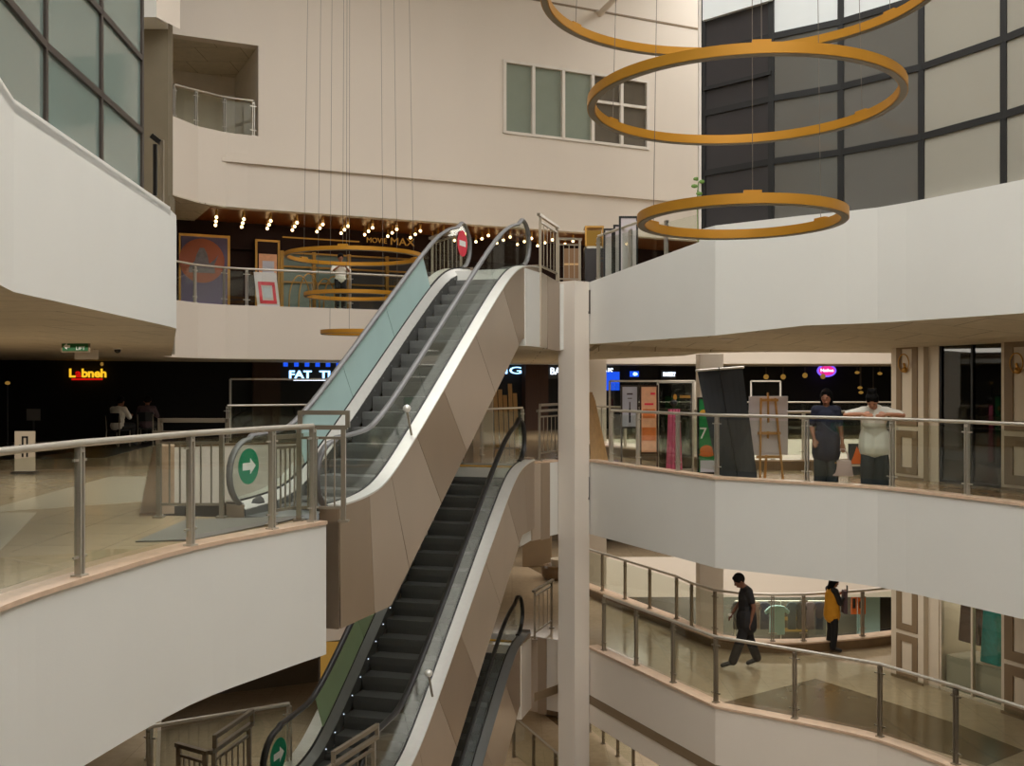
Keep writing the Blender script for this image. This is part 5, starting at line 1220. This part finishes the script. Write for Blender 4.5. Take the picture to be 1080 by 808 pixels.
    T = UD * ((a1 - a0) / 2 - .03); c0 = Wp((a0 + a1) / 2, .3, Z2 + .01); c1 = Wp((a0 + a1) / 2 - .06, .5, zz1); up_ = (c1 - c0); nn = T.cross(up_).normalized(); mid = (c0 + c1) / 2
    MB().obox(mid, T, up_ / 2, nn * .012).build('board', 'paper', t)
    b = MB(); ww, hh_ = .72, .40; bc = mid - up_ * .10
    if nn.y > 0: nn = -nn
    for s_ in (-1, 1): b.obox(bc + T * .62 * s_ + nn * .016, T * .13, up_ * .31, nn * .004); b.obox(bc + up_ * .27 * s_ + nn * .016, T * .74, up_ * .05, nn * .004)
    b.build('red_frame', 'red', t); MB().obox(bc + nn * .016, T * .34, up_ * .16, nn * .003).build('blank_square', 'lilac', t)
    # glass shop window of the cinema with gold posts
    u0, u1 = wu(297, v), wu(392, v)
    t = struct(MB().box(0, .001, 0, .001, 0, .001).build('window_7', 'goldm')); bpy.data.objects.remove(t)
    b = MB()
    for px in (297, 331, 368, 408, 440): u = wu(px, v); wbox(b, u - .05, u + .05, v - .05, v + .05, Z2, 5.45)
    for z in (4.55, 5.0, 5.40): wbox(b, u0, wu(440, v), v - .03, v + .03, z - .025, z + .025)
    t = struct(b.build('window_7', 'goldm'))
    for px0, px1, m in ((297, 331, 'pteal'), (331, 368, 'pteal'), (368, 408, 'pdark'), (408, 440, 'pdark')):
        b = MB(); wbox(b, wu(px0, v) + .05, wu(px1, v) - .05, v + .06, v + .08, Z2, 5.42); b.build('window_pane', m, t)
    # gold hoop barriers in front of the cinema window
    for i, px in enumerate((316, 326, 343, 352)):
        vv = 1.5 + .25 * i; u = wu(px, vv); c = Wp(u, vv, Z2); t = thing('gold_hoop', ('leftmost gold hoop barrier before the cinema window', 'second gold hoop barrier before the cinema window', 'third gold hoop barrier before the cinema window', 'gold hoop barrier beside the person in white shirt')[i], 'barrier', c, group='gold hoops before the cinema')
        n = 14; MB().tube([c + UD * .3 * math.cos(math.pi * j / n) + Vector((0, 0, .25 + (.75 + .1 * (i % 2)) * math.sin(math.pi * j / n))) for j in range(n + 1)], .02, 8).build('hoop', 'goldm', t, smooth=True)
        for s_ in (-.3, .3): q = c + UD * s_; MB().tube([q, q + Vector((0, 0, .26))], .02, 8).build('leg', 'goldm', t); MB().lathe([(0, 0), (.09, 0), (.09, .02), (0, .02)], q, 12).build('foot', 'goldm', t)
    # upper right landing: white poster backs, popcorn stand, brown carton
    for i, (px0, px1, py0, py1, Yd) in enumerate(((638.5, 645, 243, 292, 21.4), (649, 653.5, 239, 290, 21.2), (655, 671, 230, 288, 20.8))):
        x0, x1, y0, y1, z0, z1 = frontbox(px0, py0, px1, py1, Yd, .04); t = thing('poster_board', ('narrow white poster board leftmost behind the upper right railing', 'narrowest white poster board second behind the upper right railing', 'wide white poster board with dark frame behind the upper right railing')[i], 'poster', ((x0 + x1) / 2, Yd, Z2), group='poster boards on the upper landing')
        b = MB(); f = .04; b.box(x0 - f, x0, y0, y1, Z2, z1 + f).box(x1, x1 + f, y0, y1, Z2, z1 + f).box(x0, x1, y0, y1, z1, z1 + f).box(x0, x1, y0, y1, z0 - f, z0); b.build('frame', 'black', t); MB().box(x0, x1, y0 + .01, y1 - .01, z0, z1).build('panel', 'paper', t); MB().box(x0 - f, x1 + f, y0 - .12, y1 + .12, Z2, Z2 + .03).build('foot', 'black', t)
    x0, x1, y0, y1, z0, z1 = frontbox(617, 240, 637, 262, 24.0, .5); t = thing('kiosk', 'glass kiosk with a gold lit top behind the upper right railing', 'kiosk', ((x0 + x1) / 2, 24.2, Z2)); MB().box(x0, x1, 24, 24.5, Z2, z0).build('counter', 'pdark', t); MB().box(x0, x1, 24, 24.5, z0, z0 + .05).build('counter_top', 'steel', t)
    MB().box(x0 + .05, x1 - .05, 24.1, 24.45, z0 + .08, z1 - .05).build('lit_case', 'ltamb', t); MB().box(x0, x1, 24, 24.5, z1, z1 + .04).build('roof', 'goldm', t)
    for x in (x0 + .02, x1 - .02): MB().box(x - .02, x + .02, 24, 24.04, z0, z1).build('post', 'goldm', t)
    x0, x1, y0, y1, z0, z1 = frontbox(595, 262, 611, 285, 23.0, .35); o = MB().box(x0, x1, 23, 23.35, Z2, z1).build('carton', 'brownbox', bevel=.01); MB().box(x0, x1, 22.995, 23.0, (Z2 + z1) / 2 + .1, (Z2 + z1) / 2 + .14).build('tape', 'wood', o); tag(rebase(o), 'brown carton behind the bar barrier on the upper landing', 'box')
    # ground and lower floor seats
    for i, (px, py, z, lab) in enumerate(((590, 610, Z0, 'round brown planter bench on the lower floor left of the white column'), (590, 752, ZM, 'round brown planter bench on the ground floor left of the white column'))):
        c = on(px, py, z); t = thing('planter_bench', lab, 'bench', c); MB().lathe([(0, 0), (.42, 0), (.5, .08), (.5, .30), (.44, .38), (.36, .38), (.32, .32), (0, .32)], c, 28).build('ring_seat', 'curb', t, smooth=True); MB().lathe([(0, .32), (.22, .32), (.25, .55), (.20, .55), (.18, .48), (0, .48)], c, 20).build('pot', 'panel', t, smooth=True)
    # lower floor dark counter seen under the middle escalator
    c = at(568, 0, 31.5); x0, x1, y0, y1, z0, z1 = frontbox(551, 550, 582, 579, 31.0, .6); o = MB().box(x0, x1, 31, 31.6, Z0, z1).build('info_desk', 'taupe', bevel=.02); MB().box(x0 - .05, x1 + .05, 30.95, 31.65, z1, z1 + .05).build('desk_top', 'curb', o); tag(rebase(o), 'taupe desk on the lower floor under the middle escalator head', 'desk')
    # yellow lit shop panel low on the left
    x0, x1, y0, y1, z0, z1 = frontbox(338, 690, 366, 735, 28.3, .1); 
    t = thing('lit_panel', 'amber lit shop panel low behind the middle escalator', 'panel', ((x0 + x1) / 2, 28.3, ZM)); MB().box(x0, x1, 28.3, 28.4, ZM, -5.42).build('panel', 'ltamb', t); MB().box(x0 - .05, x0, 28.28, 28.42, ZM, -5.42).box(x1, x1 + .05, 28.28, 28.42, ZM, -5.42).build('frame', 'frame', t)
# ------------------------------------------------------------ light, camera, view
def area(name, loc, sx, sy, power, col=(1, .9, .76), rot=(0, 0, 0)):
    l = bpy.data.lights.new(name, 'AREA'); l.shape = 'RECTANGLE'; l.size = sx; l.size_y = sy; l.energy = power; l.color = col
    o = bpy.data.objects.new(name, l); COL.objects.link(o); o.location = loc; o.rotation_euler = rot; return o
def build_light():
    w = bpy.data.worlds.new('sky'); bpy.context.scene.world = w; w.use_nodes = True
    bg = w.node_tree.nodes['Background']; bg.inputs[0].default_value = (1.0, .98, .95, 1); bg.inputs[1].default_value = SKY
    for n, loc, sx, sy, p in (
        ('light_cinema', (-4.6, 29.2, 6.1), 5, 1.2, 8), 
        ('light_middle_walk', (4.9, 19.4, 2.30), 3.0, 1.6, 24), ('light_middle_back', (0, 31, 2.2), 8, 2, 30), ('fill_second_opening', (8, 29, 2.2), 7, 3, 80), ('fill_upper_second', (8.5, 29, 6.5), 7, 3, 170),  # second-opening lights have no fitting, added to brighten the far fascia
        ('light_lower_walk', (5.4, 18.8, -1.55), 3.5, 2, 26), ('light_lower_back', (0, 31, -1.6), 8, 2, 36), ('light_lower_second', (8, 28, 1.8), 8, 6, 120),
        ('light_ground', (-3, 25, -5.5), 6, 4, 30), ('light_ground_shop', (8.5, 36.3, -5.5), 6, 1.5, 90), ('light_left_walk', (-8, 15, 2.2), 3, 6, 40)):
        area(n, loc, sx, sy, p * 2.2, (1, .935, .85))
    a = Rp(1.6, -.8, -1.6); area('light_shop_window', a, 1.2, .8, 26)
def build_camera():
    c = bpy.data.cameras.new('camera'); c.sensor_width = 36; c.sensor_fit = 'HORIZONTAL'; c.lens = F / 1080 * 36; c.clip_end = 200
    o = bpy.data.objects.new('camera', c); COL.objects.link(o); o.location = (0, 0, H); o.rotation_euler = (R(90), 0, 0)
    s = bpy.context.scene; s.camera = o
    v = s.view_settings; s.display_settings.display_device = 'sRGB'; v.view_transform = 'Standard'; v.look = 'None'; v.exposure = EXPO; v.gamma = 1; v.use_curve_mapping = False
    s.cycles.max_bounces = 10; s.cycles.transparent_max_bounces = 24; s.cycles.diffuse_bounces = 5; s.cycles.glossy_bounces = 4
    s.cycles.use_denoising = True; s.cycles.sample_clamp_indirect = 6
SKY, EXPO = 4.4, 0.0
defm()
build_slabs(); build_backwall(); build_curtains(); end_plates(); build_edges(); build_shops()
build_escalators(); build_railings(); build_rings(); build_bulbs(); build_signs(); build_props(); build_people()
build_light(); build_camera()
